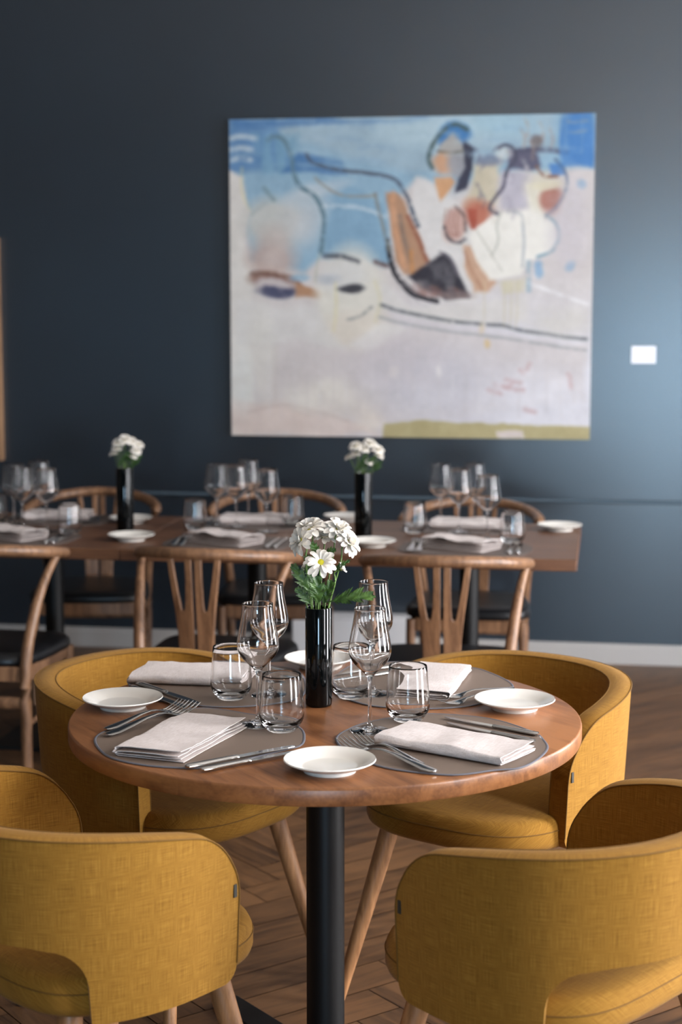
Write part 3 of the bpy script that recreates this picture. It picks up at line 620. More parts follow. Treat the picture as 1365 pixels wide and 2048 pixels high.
CH = [((0.345, 3.56), (-0.58, -0.81)), ((-0.385, 3.60), (0.80, -0.60)), ((-0.450, 2.740), (0.749, 0.663)), ((0.371, 2.659), (-0.733, 0.680))]
tub.location = (CH[0][0][0], CH[0][0][1], 0); tub.rotation_euler = (0, 0, face(*CH[0][1]))
for (p, f), lb in zip(CH[1:], ('mustard armchair behind the round table, left side, tucked beside the white side plate',
        'mustard armchair in the left foreground seen from behind, with open lower back',
        'mustard armchair in the right foreground seen from behind, in shade')):
    dup(tub, (p[0], p[1], 0), face(*f), lb)
# ------------------------------------------------------------------ wishbone chairs
def make_wishbone(label):
    root = thing('wishbone_chair', label, 'chair', group='wishbone chairs at the long tables')
    W = MAT['chair_wood']
    def rail(t): return Vector((0.245*math.sin(t)+0.012*math.sin(t)**3, 0.03-0.28*max(math.cos(t), -1)**1.0 if abs(t) <= PI/2 else 0.03+0.03*(abs(t)-PI/2), 0.79-0.046*(1-math.cos(min(abs(t), PI/2)))))
    ts = [PI/2*1.15*(k/24*2-1) for k in range(25)]; P = [rail(t) for t in ts]
    rr = [0.011]+[0.018]+[0.0215]*21+[0.018]+[0.011]
    MB().tube(P, rr, 16, ry=[x*0.85 for x in rr]).build('top_rail', W, root)
    for sx in (-1, 1):
        e = rail(sx*PI/2*0.86)
        pp = catmull([(sx*0.195, -0.20, 0.003), (sx*0.196, -0.203, 0.25), (sx*0.198, -0.20, 0.42), (sx*0.212, -0.16, 0.56), (sx*0.23, -0.10, 0.67), (e.x, e.y, e.z-0.008)], 4)
        MB().tube(pp, [0.013+0.006*math.sin(PI*min(1, 0.15+k/len(pp))) for k in range(len(pp))], 14).build('leg', W, root)
        pp = [(sx*0.21, 0.20, 0.003), (sx*0.208, 0.198, 0.2), (sx*0.205, 0.195, 0.40)]
        MB().tube(pp, [0.012, 0.016, 0.018], 14).build('leg', W, root)
        MB().tube([(sx*0.20, 0.19, 0.22), (sx*0.196, -0.19, 0.22)], 0.010, 10).build('side_stretcher', W, root)
        MB().box((-0.009, -0.185, -0.025), (0.009, 0.185, 0.022)).build('side_rail', W, root, loc=(sx*0.199, 0.0, 0.385), bevel=0.003)
    MB().box((-0.19, -0.011, -0.028), (0.19, 0.011, 0.022)).build('front_rail', W, root, loc=(0, 0.195, 0.385), bevel=0.003)
    MB().box((-0.185, -0.011, -0.025), (0.185, 0.011, 0.022)).build('rear_rail', W, root, loc=(0, -0.20, 0.385), bevel=0.003)
    MB().tube([(-0.19, -0.202, 0.29), (0.19, -0.202, 0.29)], 0.011, 10, ry=0.02).build('rear_stretcher', W, root)
    # the split Y back, two mirrored boards
    half = [(0.005, 0.37), (0.050, 0.37), (0.055, 0.45), (0.059, 0.54), (0.067, 0.62), (0.078, 0.70), (0.088, 0.785), (0.070, 0.785), (0.060, 0.71), (0.050, 0.65), (0.043, 0.612), (0.037, 0.604), (0.031, 0.612), (0.028, 0.65), (0.0265, 0.71), (0.027, 0.785), (0.005, 0.785)]
    for sx in (-1, 1):
        def yb(z): return -0.208-0.042*((z-0.37)/0.42)**0.8
        q = [(sx*x, z) for x, z in half]
        MB().prism(q, lambda p: (p[0], yb(p[1])-0.007+abs(p[0])*0.12, p[1]), lambda p: (p[0], yb(p[1])+0.007+abs(p[0])*0.12, p[1])).build('splat', W, root, bevel=0.002)
    rings = []
    for sc, z in ((0.92, 0.402), (0.985, 0.406), (1, 0.418), (0.99, 0.432), (0.95, 0.443), (0.8, 0.448), (0.3, 0.45)):
        ring = []
        for k in range(48):
            t = 2*PI*k/48; c, s_ = math.cos(t), math.sin(t); e = 2/4.5
            x = abs(c)**e*(1 if c > 0 else -1); y = abs(s_)**e*(1 if s_ > 0 else -1)
            ring.append((x*(0.225+0.018*y)*sc, y*0.215*sc+0.005, z))
        rings.append(ring)
    MB().loft(rings).build('seat_pad', MAT['black_leather'], root, angle=60)
    return root
wb = make_wishbone('wishbone chair on the near side of the long table, at its right end')
WB = [((0.33, 5.12), (0.113, 0.994), None),
      ((-0.398, 5.27), (0.24, 0.97), 'wishbone chair on the near side of the long table, behind the left mustard armchair'),
      ((-1.165, 5.37), (0.16, 0.987), 'wishbone chair on the near side, cut off by the left edge of the photo'),
      ((-0.99, 6.50), (0.03, -1.0), 'wishbone chair against the wall facing the camera, left of the left vase'),
      ((-0.255, 6.45), (0.0, -1.0), 'wishbone chair against the wall, behind the middle cluster of wine glasses'),
      ((0.49, 6.16), (-0.15, -0.99), 'wishbone chair against the wall, behind the right cluster of wine glasses')]
wb.location = (WB[0][0][0], WB[0][0][1], 0); wb.rotation_euler = (0, 0, face(*WB[0][1]))
for p, f, lb in WB[1:]: dup(wb, (p[0], p[1], 0), face(*f), lb)
# ------------------------------------------------------------------ long tables along the wall
FR_ = Vector((0.747, 5.155, 0)); U = Vector((-cu, su, 0)); Vv = Vector((su, cu, 0)); TD = 0.86
def long_table(off, length, label):
    o = FR_+U*off; root = thing('long_table', label, 'table', o+U*(length/2)+Vv*(TD/2), -TH, group='long tables along the wall')
    MB().box((-length/2+0.001, -TD/2, 0.712), (length/2-0.001, TD/2, 0.75)).build('tabletop', MAT['far_table_wood'], root, smooth=False, bevel=0.003)
    for x in (-0.375, 0.375):
        MB().lathe([(0, 0.012), (0.034, 0.012), (0.034, 0.705), (0, 0.705)], 28).build('column', MAT['black_metal'], root, loc=(x, 0, 0))
        MB().box((-0.16, -0.25, 0.0), (0.16, 0.25, 0.012)).build('base_plate', MAT['black_metal'], root, loc=(x, 0, 0), smooth=False)
        MB().box((-0.12, -0.2, 0.704), (0.12, 0.2, 0.712)).build('mounting_plate', MAT['black_metal'], root, loc=(x, 0, 0), smooth=False)
long_table(0.0, 1.50, 'long walnut table along the wall, right one, its end in front of the blue wall')
long_table(1.50, 1.50, 'long walnut table along the wall, left one, running out of the photo')
# ------------------------------------------------------------------ tableware
def solid_plate():
    prof = [(0, 0.004), (0.042, 0.004), (0.043, 0), (0.046, 0), (0.047, 0.005), (0.062, 0.011), (0.078, 0.0185), (0.0805, 0.0205), (0.0795, 0.0222), (0.077, 0.0215), (0.060, 0.0145), (0.050, 0.0095), (0.046, 0.0085), (0, 0.008)]
    return MB().lathe(prof, 72).build('side_plate', MAT['porcelain'])
plates = [((660, 1541), 'white side plate at the front edge of the round table', 1.0), ((246, 1414), 'white side plate at the left edge of the round table', 1.0),
          ((1030, 1417), 'white side plate at the right edge of the round table', 1.0), ((641, 1333), 'white side plate at the back of the round table, behind the black vase', 1.0)]
p0 = solid_plate(); tag(p0, plates[0][1], 'plate', 'white side plates'); p0.location = at(660, 1541, 0.7502)
for (px, lb, s) in plates[1:]: dup(p0, at(px[0], px[1], 0.7502), 0, lb, scale=s)
for (px, lb) in (((263, 1080), 'white side plate on the left long table, nearest the left vase on the camera side'), ((262, 1045), 'white side plate behind the left vase on the left long table'),
                 ((745, 1092), 'white side plate in front of the vase on the right long table'), ((690, 1041), 'white side plate half hidden behind the flowers, on the right long table'), ((1120, 1060), 'white side plate alone at the right end of the long table')):
    dup(p0, at(px[0], px[1], 0.7502), 0, lb)
def pebble_mat(pts, label, name='placemat', z=0.7503, rim=True):
    P = catmull([at(x, y, z) for x, y in pts], 8, closed=True)
    c = sum(P, Vector())/len(P); root = thing(name, label, 'placemat', (c.x, c.y, z), 0, 'taupe pebble placemats on the round table')
    Q = [p-c for p in P]; n = len(Q); rings = []
    for s, zz in ((1, 0.0), (1, 0.0018), (0.992, 0.0022), (0.97, 0.0022), (0.6, 0.0022)): rings.append([(q.x*s, q.y*s, zz) for q in Q])
    MB().loft(rings).build('mat_sheet', MAT['mat'], root, angle=60)
    MB().tube([(q.x*0.992, q.y*0.992, 0.0016) for q in Q], 0.0028, 8, ry=0.0014, close=True).build('edge_binding', MAT['mat_edge'], root)
    return root
pebble_mat([(190,1477),(199,1502),(232,1521),(313,1535),(423,1537),(496,1520),(569,1502),(602,1493),(610,1478),(602,1458),(560,1440),(496,1429),(423,1418),(368,1421),(300,1438),(225,1458)], 'taupe pebble shaped placemat at the front left of the round table')
pebble_mat([(672,1478),(705,1456),(749,1443),(810,1433),(872,1429),(982,1439),(1066,1465),(1090,1483),(1096,1500),(1075,1522),(1040,1538),(987,1543),(908,1552),(811,1544),(749,1531),(695,1507)], 'taupe pebble shaped placemat at the front right of the round table')
pebble_mat([(660,1362),(664,1379),(679,1393),(732,1411),(798,1418),(872,1419),(943,1413),(1000,1397),(1026,1379),(1018,1364),(974,1344),(943,1336),(880,1328),(800,1325),(720,1330),(680,1344)], 'taupe pebble shaped placemat at the back right of the round table')
pebble_mat([(256,1368),(276,1384),(320,1403),(386,1412),(448,1416),(514,1413),(588,1403),(610,1388),(612,1366),(600,1346),(569,1336),(500,1329),(430,1327),(360,1330),(300,1337),(262,1352)], 'taupe pebble shaped placemat at the back left of the round table')
MZ = 0.7526
def make_napkin(L, W, label, layers=2, h=0.0072, seed=0, group='folded linen napkins on the round table', curl=0.0, amp=1.5, name='linen_napkin'):
    root = MB(); t = 0.0013; M_ = 26
    for k in range(layers):
        z_lo = 0.0016+h*k*0.62+0.0005*k; z_hi = 0.0016+h*(2*layers-1-k*1.0)*0.78
        if k: z_hi = 0.0016+h*(2*layers-1-k)*0.72
        y0 = -W/2+0.004*k*(1+0.5*math.sin(seed)); y1 = W/2-0.0055*k; r = (z_hi-z_lo)/2; zc_ = (z_hi+z_lo)/2
        path = [(y0, z_lo)]+[(y0+(y1-r-y0)*q, z_lo) for q in (0.2, 0.4, 0.6, 0.8, 1.0)]
        path += [(y1-r+r*math.sin(a), zc_-r*math.cos(a)) for a in np.linspace(0.2, PI-0.2, 7)]
        path += [(y1-r+(y0+0.003-y1+r)*q, z_hi) for q in (0.0, 0.2, 0.4, 0.6, 0.8, 1.0)]
        m = len(path); rings = []
        for i in range(M_+1):
            x = -L/2+L*i/M_; up_ = []; dn = []; e_ = 0.0
            for j, (y, z) in enumerate(path):
                a = path[max(j-1, 0)]; b_ = path[min(j+1, m-1)]; ty, tz = b_[0]-a[0], b_[1]-a[1]; l = math.hypot(ty, tz) or 1; ny, nz_ = -tz/l, ty/l
                hf = z/(h*2*layers)
                nzv = noise.noise(Vector((x*16+seed, y*14, k*0.8+seed*2)))*0.0042*amp*hf + noise.noise(Vector((x*45+seed, y*40, k*2.3+j*0.02)))*0.0012*amp*min(1, hf*2)
                yy = y+noise.noise(Vector((x*12+seed*3, z*200, 1.7)))*0.004*amp*(0.3+hf)
                xx = x+noise.noise(Vector((y*14, seed, z*240)))*0.006*amp*(abs(x)/(L/2))**3
                zz = z+nzv+curl*hf*max(0, abs(y/W*2))**3*0.004
                up_.append((xx, yy+ny*t/2, max(zz+nz_*t/2, 0.0002))); dn.append((xx, yy-ny*t/2, max(zz-nz_*t/2, 0.0002)))
            rings.append(up_+dn[::-1])
        root.loft(rings)
    o = root.build(name, MAT['linen'], angle=70); tag(o, label, 'napkin', group); return o
def put(o, x, y, ang, z=MZ, skew=0): o.location = (x, y, z); o.rotation_euler = (0, 0, ang); return o
put(make_napkin(0.262, 0.138, 'folded pale linen napkin beside the forks at the front left, near the front edge', seed=1.3), -0.292, 2.955, math.radians(68))
put(make_napkin(0.262, 0.128, 'folded pale linen napkin lying between forks and knives at the front right', seed=2.9), 0.205, 2.912, math.radians(146))
put(make_napkin(0.245, 0.145, 'folded pale linen napkin on the back left placemat, above two knives', seed=4.1), -0.318, 3.475, math.radians(180-9))
put(make_napkin(0.27, 0.118, 'folded pale linen napkin on the back right placemat, its wavy edges towards the camera', seed=5.7, amp=1.7, h=0.0068), 0.195, 3.415, math.radians(76+180))
def make_fork(L=0.235, label=''):
    root = thing('fork', label, 'fork'); s = L/0.21; kx = 1.2
    st = [(0, 0.0035, 0.0045), (0.004, 0.0075, 0.0045), (0.02, 0.0092, 0.0050), (0.05, 0.0072, 0.0075), (0.09, 0.0042, 0.0120), (0.115, 0.0032, 0.0130), (0.135, 0.0036, 0.0105), (0.147, 0.0090, 0.0060), (0.155, 0.0118, 0.0040), (0.163, 0.0125, 0.0035)]
    rings = []
    for y, wd, z in st:
        th = 0.0032 if y < 0.14 else 0.0024
        rings.append([(wd*kx*s*math.cos(a), y*s, z*s+th/2*math.sin(a)+0.0012*(wd*math.cos(a)/0.0125)**2*(y > 0.14)) for a in [2*PI*k/12 for k in range(12)]])
    MB().loft(rings).build('handle', MAT['steel'], root)
    mb = MB()
    for k in range(4):
        x = (-0.0120+0.0080*k)*s
        mb.tube([(x, y*s, z*s) for y, z in ((0.160, 0.0036), (0.172, 0.0038), (0.185, 0.0060), (0.198, 0.0100), (0.210, 0.0148))], [0.0025*s, 0.0023*s, 0.0021*s, 0.0017*s, 0.0008*s], 8, ry=[0.0012*s]*4+[0.0005*s])
    mb.build('tines', MAT['steel'], root); return root
def make_knife(L=0.24, label=''):
    root = thing('table_knife', label, 'knife'); s = L/0.235
    rings = []
    for y, wd, th in ((0, 0.004, 0.0028), (0.003, 0.0078, 0.0042), (0.02, 0.0095, 0.0046), (0.06, 0.0078, 0.0042), (0.098, 0.0062, 0.0038), (0.106, 0.0072, 0.0040), (0.110, 0.0060, 0.0030)):
        rings.append([(wd*s*math.cos(a), y*s, 0.0046+th*math.sin(a)) for a in [2*PI*k/14 for k in range(14)]])
    MB().loft(rings).build('handle', MAT['steel'], root)
    o = [(-0.0045, 0.107), (-0.0072, 0.115), (-0.0078, 0.15), (-0.0075, 0.19), (-0.0060, 0.215), (-0.001, 0.232), (0.004, 0.235), (0.0075, 0.230), (0.0085, 0.215), (0.0085, 0.12), (0.0060, 0.107)]
    MB().prism([(x*s, y*s) for x, y in o], lambda p: (p[0], p[1], 0.0038), lambda p: (p[0]*0.97, p[1], 0.0052)).build('blade', MAT['steel'], root, smooth=False, bevel=0.0004)
    return root
fork0 = make_fork(); knife0 = make_knife(); first = {'f': True, 'k': True}
def lay(kind, a, b, label, group, z=MZ, length=None):   # a: handle end pixel, b: tip pixel
    A = at(a[0], a[1], z+0.006); B = at(b[0], b[1], z+0.008); d = B-A; base = {'f': 0.235, 'k': 0.24}[kind]
    src = fork0 if kind == 'f' else knife0; sc = max(0.8, min(1.12, d.length/base)) if length is None else length/base
    if first[kind]: first[kind] = False; o = src; o['label'] = label; o['group'] = group
    else: o = dup(src, (0, 0, 0), 0, label, group)
    o.location = (A.x, A.y, z); o.rotation_euler = (0, 0, math.atan2(d.y, d.x)-PI/2); o.scale = (sc,)*3; return o
G = 'cutlery on the round table'
lay('f', (211, 1457), (368, 1407), 'fork at the front left, the upper one beside the left side plate', G)
lay('f', (213, 1469), (390, 1412), 'fork at the front left, the lower one touching the napkin', G)
lay('f', (871, 1541), (684, 1483), 'fork at the front right, the one nearer the front plate', G)
lay('f', (845, 1527), (716, 1472), 'fork at the front right, the one nearer the napkin', G)
lay('f', (1028, 1373), (893, 1391), 'fork at the back right, the one farther from the right side plate', G)
lay('f', (1026, 1384), (905, 1402), 'fork at the back right, the one touching the right side plate', G)
lay('f', (604, 1346), (485, 1330), 'fork at the back left, the farther one behind the wine glass', G)
lay('f', (598, 1358), (478, 1341), 'fork at the back left, the nearer one behind the wine glass', G)
lay('k', (372, 1531), (590, 1487), 'table knife at the front left, the one nearer the napkin', G)
lay('k', (402, 1537), (608, 1495), 'table knife at the front left, the one nearer the front plate', G)
lay('k', (1078, 1466), (888, 1430), 'table knife at the front right, the one farther from the napkin', G)
lay('k', (1070, 1480), (892, 1441), 'table knife at the front right, the one nearer the napkin', G)
lay('k', (276, 1364), (402, 1404), 'table knife at the back left, the one nearer the napkin', G)
lay('k', (262, 1371), (375, 1412), 'table knife at the back left, the one nearer the left side plate', G)
lay('k', (796, 1328), (676, 1344), 'table knife at the back right, the farther one near the black vase', G)
lay('k', (800, 1338), (690, 1356), 'table knife at the back right, the nearer one behind the wine glass', G)
def make_wine(kind, label, group):
    if kind == 'tulip':
        out = [(0, 0), (0.033, 0), (0.0365, 0.0008), (0.0368, 0.002), (0.033, 0.0030), (0.018, 0.0048), (0.008, 0.0085), (0.0045, 0.016), (0.0036, 0.03), (0.0034, 0.06), (0.0036, 0.09), (0.0048, 0.101), (0.0085, 0.108), (0.017, 0.117), (0.030, 0.130), (0.0378, 0.143), (0.0402, 0.154), (0.0398, 0.165), (0.0375, 0.180), (0.0335, 0.200), (0.0305, 0.218), (0.0295, 0.228), (0.0296, 0.2350)]
        inn = [(0.0293, 0.2354), (0.0289, 0.2348), (0.0288, 0.228), (0.0298, 0.218), (0.0328, 0.200), (0.0368, 0.180), (0.0391, 0.165), (0.0395, 0.154), (0.0371, 0.1442), (0.0285, 0.1325), (0.016, 0.1200), (0.0075, 0.1135), (0, 0.112)]
    else:
        out = [(0, 0), (0.037, 0), (0.0405, 0.0008), (0.0408, 0.002), (0.037, 0.003), (0.019, 0.0048), (0.008, 0.009), (0.0045, 0.018), (0.0036, 0.04), (0.0036, 0.085), (0.0045, 0.093), (0.008, 0.098), (0.022, 0.110), (0.038, 0.1255), (0.0445, 0.133), (0.0465, 0.140), (0.0460, 0.148), (0.0425, 0.172), (0.0385, 0.198), (0.0352, 0.2216)]
        inn = [(0.0348, 0.222), (0.0344, 0.2215), (0.0374, 0.198), (0.0414, 0.172), (0.0449, 0.148), (0.0452, 0.1405), (0.043, 0.134), (0.036, 0.1265), (0.021, 0.1125), (0.0075, 0.102), (0, 0.1005)]
    sm = [tuple(p)[:2] for p in catmull([(a, b, 0) for a, b in out], 3)]; si = [tuple(p)[:2] for p in catmull([(a, b, 0) for a, b in inn], 3)]
    mb = MB().lathe([(max(r, 0), max(z, 0)) for r, z in sm+si], 56); o = mb.build('wine_glass', MAT['glass'], angle=180); return tag(o, label, 'wine glass', group)
def make_tumbler(label, group):
    out = [(0, 0), (0.024, 0), (0.0275, 0.002), (0.034, 0.009), (0.0405, 0.020), (0.0427, 0.030), (0.0423, 0.042), (0.0400, 0.070), (0.0372, 0.1054)]
    inn = [(0.0367, 0.106), (0.0366, 0.1053), (0.0389, 0.070), (0.0411, 0.042), (0.0414, 0.032), (0.0390, 0.0235), (0.032, 0.0165), (0.022, 0.0125), (0, 0.011)]
    sm = [tuple(p)[:2] for p in catmull([(a, b, 0) for a, b in out], 3)]; si = [tuple(p)[:2] for p in catmull([(a, b, 0) for a, b in inn], 3)]
    o = MB().lathe([(max(r, 0), max(z, 0)) for r, z in sm+si], 56).build('tumbler', MAT['glass'], angle=180); return tag(o, label, 'glass', group)
wg = make_wine('tulip', 'tulip wine glass at the front right, its foot beside the fork tines', 'wine glasses on the round table'); wg.location = at(740, 1462, MZ)
for px, lb in (((517, 1449), 'tulip wine glass at the front left, behind the front left tumbler'), ((747, 1388), 'tulip wine glass at the back right, hidden behind the front right one'), ((539, 1391), 'tulip wine glass at the back left, hidden behind the front left one')):
    dup(wg, at(px[0], px[1], MZ), 0, lb)
tb = make_tumbler('tumbler at the front left, just left of the black vase', 'tumblers on the round table'); tb.location = at(564, 1460, MZ)
for px, lb in (((816, 1440), 'tumbler at the front right, just behind the long napkin'), ((703, 1394), 'tumbler at the back right, just right of the black vase'), ((463, 1396), 'tumbler at the back left, on the mat beside the dark knives')):
    dup(tb, at(px[0], px[1], MZ), 0, lb)
# ------------------------------------------------------------------ vases and chrysanthemums
def make_vase(label):
    out = [(0, 0), (0.0235, 0), (0.0262, 0.002), (0.0268, 0.006), (0.0268, 0.198), (0.0262, 0.2), (0.0248, 0.2), (0.0242, 0.198), (0.0242, 0.010), (0, 0.008)]
    o = MB().lathe(out, 56).build('vase', MAT['vase'], angle=50); return tag(o, label, 'vase', 'black cylinder vases')
VX = at(638, 1410, 0.7502); vase = make_vase('black cylinder vase in the middle of the round table'); vase.location = VX
def frame(n):
    n = Vector(n).normalized(); x = n.cross(Vector((0.13, 0.21, 0.97)))
    if x.length < 0.05: x = n.cross(Vector((1, 0, 0)))
    x.normalize(); return x, n.cross(x), n
def petals_mb(Rr, layers, rnd):
    mb = MB()
    for (cnt, ln, elev, wd, z0) in layers:
        for k in range(cnt):
            a = 2*PI*(k+rnd.uniform(-.25, .25))/cnt+ln*9; el = math.radians(elev+rnd.uniform(-9, 9)); L = Rr*ln*rnd.uniform(0.88, 1.08); w_ = Rr*wd*rnd.uniform(0.85, 1.1)
            tw = rnd.uniform(-0.25, 0.25); curl = rnd.uniform(0.1, 0.35); V = []; nl = 6
            for i in range(nl+1):
                t = i/nl; r = 0.10*Rr+L*t*math.cos(el+curl*(t-0.3)); z = z0*Rr+L*t*math.sin(el)+L*0.14*math.sin(PI*t)-L*0.12*t*t
                hw = w_*(0.35+0.65*math.sin(min(1, t*1.25)*PI/2))*(1 if t < 0.75 else math.sqrt(max(0, 1-((t-0.75)/0.27)**2)))*0.5
                for j in (-1, -0.5, 0, 0.5, 1):
                    cz = -0.25*hw*(1-j*j)+tw*hw*j
                    V.append((r*math.cos(a)-j*hw*math.sin(a), r*math.sin(a)+j*hw*math.cos(a), z+cz))
            F = [(i*5+j, i*5+j+1, i*5+j+6, i*5+j+5) for i in range(nl) for j in range(4)]
            mb.add(V, F)
    return mb
FULL = [(14, 1.04, 4, 0.40, 0.02), (12, 0.94, 26, 0.38, 0.06), (10, 0.74, 48, 0.36, 0.10), (7, 0.52, 68, 0.32, 0.12)]
OPEN = [(12, 1.02, 4, 0.40, 0.02), (9, 0.84, 26, 0.34, 0.06)]
BUD = [(9, 0.9, 30, 0.5, 0.02), (7, 0.7, 55, 0.4, 0.05)]
def flower(name, label, root_pt, head, n, Rr, kind, group, leaves=(), bend=0.02, seed=0):
    rnd = random.Random(seed+11); root = thing(name, label, 'flower', tuple(root_pt), 0, group); H = Vector(head)-Vector(root_pt); n = Vector(n).normalized()
    x, y, zz = frame(n); M = Matrix((x, y, zz)).transposed()
    base = H - n*Rr*0.16
    mid = base*0.5+Vector((base.x*-0.05, 0, 0.0)); pth = catmull([(0, 0, 0), (base.x*0.28, base.y*0.28, base.z*0.4), (base.x*0.72, base.y*0.72, base.z*0.78), tuple(base-n*0.012), tuple(base)], 5)
    MB().tube(pth, 0.0016, 8).build('stem', MAT['stem'], root)
    def place(mb): mb.v = [tuple(M@Vector(v)+H) for v in mb.v]; return mb
    place(petals_mb(Rr, {'full': FULL, 'open': OPEN, 'bud': BUD}[kind], rnd)).build('petals', MAT['petal'], root, angle=180)
    c = MB().lathe([(0, -0.04*Rr), (0.2*Rr, 0.0), (0.24*Rr, 0.06*Rr), (0.2*Rr, 0.14*Rr), (0.1*Rr, 0.18*Rr), (0, 0.19*Rr)], 20)
    place(c).build('flower_centre', MAT['disc'], root)
    cl = MB().lathe([(0, -0.22*Rr), (0.1*Rr, -0.2*Rr), (0.24*Rr, -0.1*Rr), (0.3*Rr, 0.0), (0.2*Rr, 0.02*Rr), (0, 0.0)], 16)
    for k in range(9):
        a = 2*PI*k/9; cl.tube([(0.2*Rr*math.cos(a), 0.2*Rr*math.sin(a), -0.1*Rr), (0.42*Rr*math.cos(a), 0.42*Rr*math.sin(a), 0.02*Rr)], [0.06*Rr, 0.015*Rr], 6, ry=[0.02*Rr, 0.01*Rr])
    place(cl).build('calyx', MAT['leaf'], root)
    for (p0_, p1_, wd, up_) in leaves:
        leaf(Vector(p0_)-Vector(root_pt), Vector(p1_)-Vector(root_pt), wd, up_, rnd).build('leaf', MAT['leaf'], root, angle=180)
    return root
def leaf(A, B, wd, nrm, rnd):
    d = B-A; L = d.length; d.normalize(); nrm = Vector(nrm); s = d.cross(nrm).normalized(); nn = s.cross(d); V = []; n = 64
    for i in range(n+1):
        t = i/n; env = (t/0.18)**1.2 if t < 0.18 else 1
        base = 0.10+0.90*math.sin(PI*min(1, t**0.9))**0.7 if t < 0.97 else 0.02
        lobe = 0.42+0.58*((t*4.0+0.35) % 1.0)**0.8; ser = 1+0.16*math.sin(t*130)
        hw = wd*0.5*max(0.05, base*lobe*ser*(0.18 if t < 0.14 else 1))
        c = A+d*L*t+nn*(0.10*L*math.sin(PI*t)-0.05*L*t)
        for j in (-1, -0.6, -0.25, 0, 0.25, 0.6, 1):
            w2 = hw*j; V.append(c+s*w2+d*(abs(j)*hw*0.75)+nn*(0.22*abs(w2)+0.0012*math.sin(t*22+j*5)))
    F = [(i*7+j, i*7+j+1, i*7+j+8, i*7+j+7) for i in range(n) for j in range(6)]
    return MB().add(V, F)
D0 = VX.y
def hp(px, py, dy=0.0): return at_y(px, py, D0+dy)
def vr(dx, dy): return Vector((VX.x+dx, VX.y+dy, 0.905))
GC = 'white chrysanthemums in the middle vase'
zt = 0.952
flower('chrysanthemum', 'white chrysanthemum at the top of the middle bouquet, to the left', vr(-0.004, 0.008), hp(621, 1058, 0.01), (-0.25, -0.35, 0.9), 0.0315, 'full', GC, seed=1)
flower('chrysanthemum', 'white chrysanthemum at the top of the middle bouquet, to the right', vr(0.008, 0.004), hp(677, 1062, 0.01), (0.35, -0.38, 0.86), 0.0325, 'full', GC, seed=2)
flower('chrysanthemum', 'white chrysanthemum at the left side of the middle bouquet, facing left', vr(-0.012, 0.0), hp(603, 1082, -0.02), (-0.72, -0.55, 0.35), 0.030, 'full', GC, seed=3,
       leaves=[(hp(622, 1190, -0.01), hp(584, 1128, -0.012), 0.030, (0.3, -1, 0.2)), (hp(624, 1212, -0.012), hp(592, 1176, -0.02), 0.026, (0.2, -1, 0.4))])
flower('chrysanthemum', 'white chrysanthemum at the right side of the middle bouquet, facing right', vr(0.014, 0.0), hp(697, 1086, -0.012), (0.68, -0.42, 0.5), 0.0285, 'full', GC, seed=4,
       leaves=[(hp(655, 1205, -0.016), hp(751, 1192, -0.035), 0.040, (0.05, -0.75, 0.7)), (hp(668, 1140, -0.01), hp(701, 1120, -0.02), 0.012, (0, -1, 0.4))])
flower('chrysanthemum', 'open white chrysanthemum with yellow centre low in front of the middle bouquet', vr(-0.002, -0.012), hp(642, 1126, -0.035), (0.10, -0.80, 0.60), 0.0315, 'open', GC, seed=5,
       leaves=[(hp(636, 1213, -0.02), hp(634, 1150, -0.035), 0.034, (0.1, -1, 0.3)), (hp(646, 1213, -0.022), hp(664, 1160, -0.03), 0.028, (-0.3, -1, 0.3))])
flower('chrysanthemum', 'small white chrysanthemum low at the right of the middle bouquet', vr(0.012, -0.008), hp(681, 1138, -0.012), (0.7, -0.2, 0.5), 0.0165, 'bud', GC, seed=6)
flower('chrysanthemum', 'small white chrysanthemum low at the left of the middle bouquet', vr(-0.010, 0.006), hp(617, 1134, 0.012), (-0.5, -0.3, 0.5), 0.0175, 'bud', GC, seed=7,
       leaves=[(hp(628, 1200, 0.0), hp(604, 1150, -0.01), 0.026, (0.5, -1, 0.0)), (hp(634, 1205, 0.0), hp(612, 1105, 0.0), 0.026, (0.1, -1, 0.1))])
flower('chrysanthemum', 'tiny white chrysanthemum bud peeping out at the far left of the middle bouquet', vr(-0.014, -0.004), hp(590, 1142, 0.0), (-0.9, -0.2, 0.2), 0.0110, 'bud', GC, seed=8)
flower('chrysanthemum', 'white chrysanthemum half hidden in the heart of the middle bouquet', vr(0.0, 0.014), hp(650, 1075, 0.02), (0.05, -0.2, 0.95), 0.026, 'full', GC, seed=9,
       leaves=[(hp(640, 1110, 0.0), hp(622, 1085, -0.01), 0.022, (0, -1, 0.2)), (hp(648, 1110, 0.0), hp(672, 1098, -0.01), 0.018, (0, -1, 0.4))])
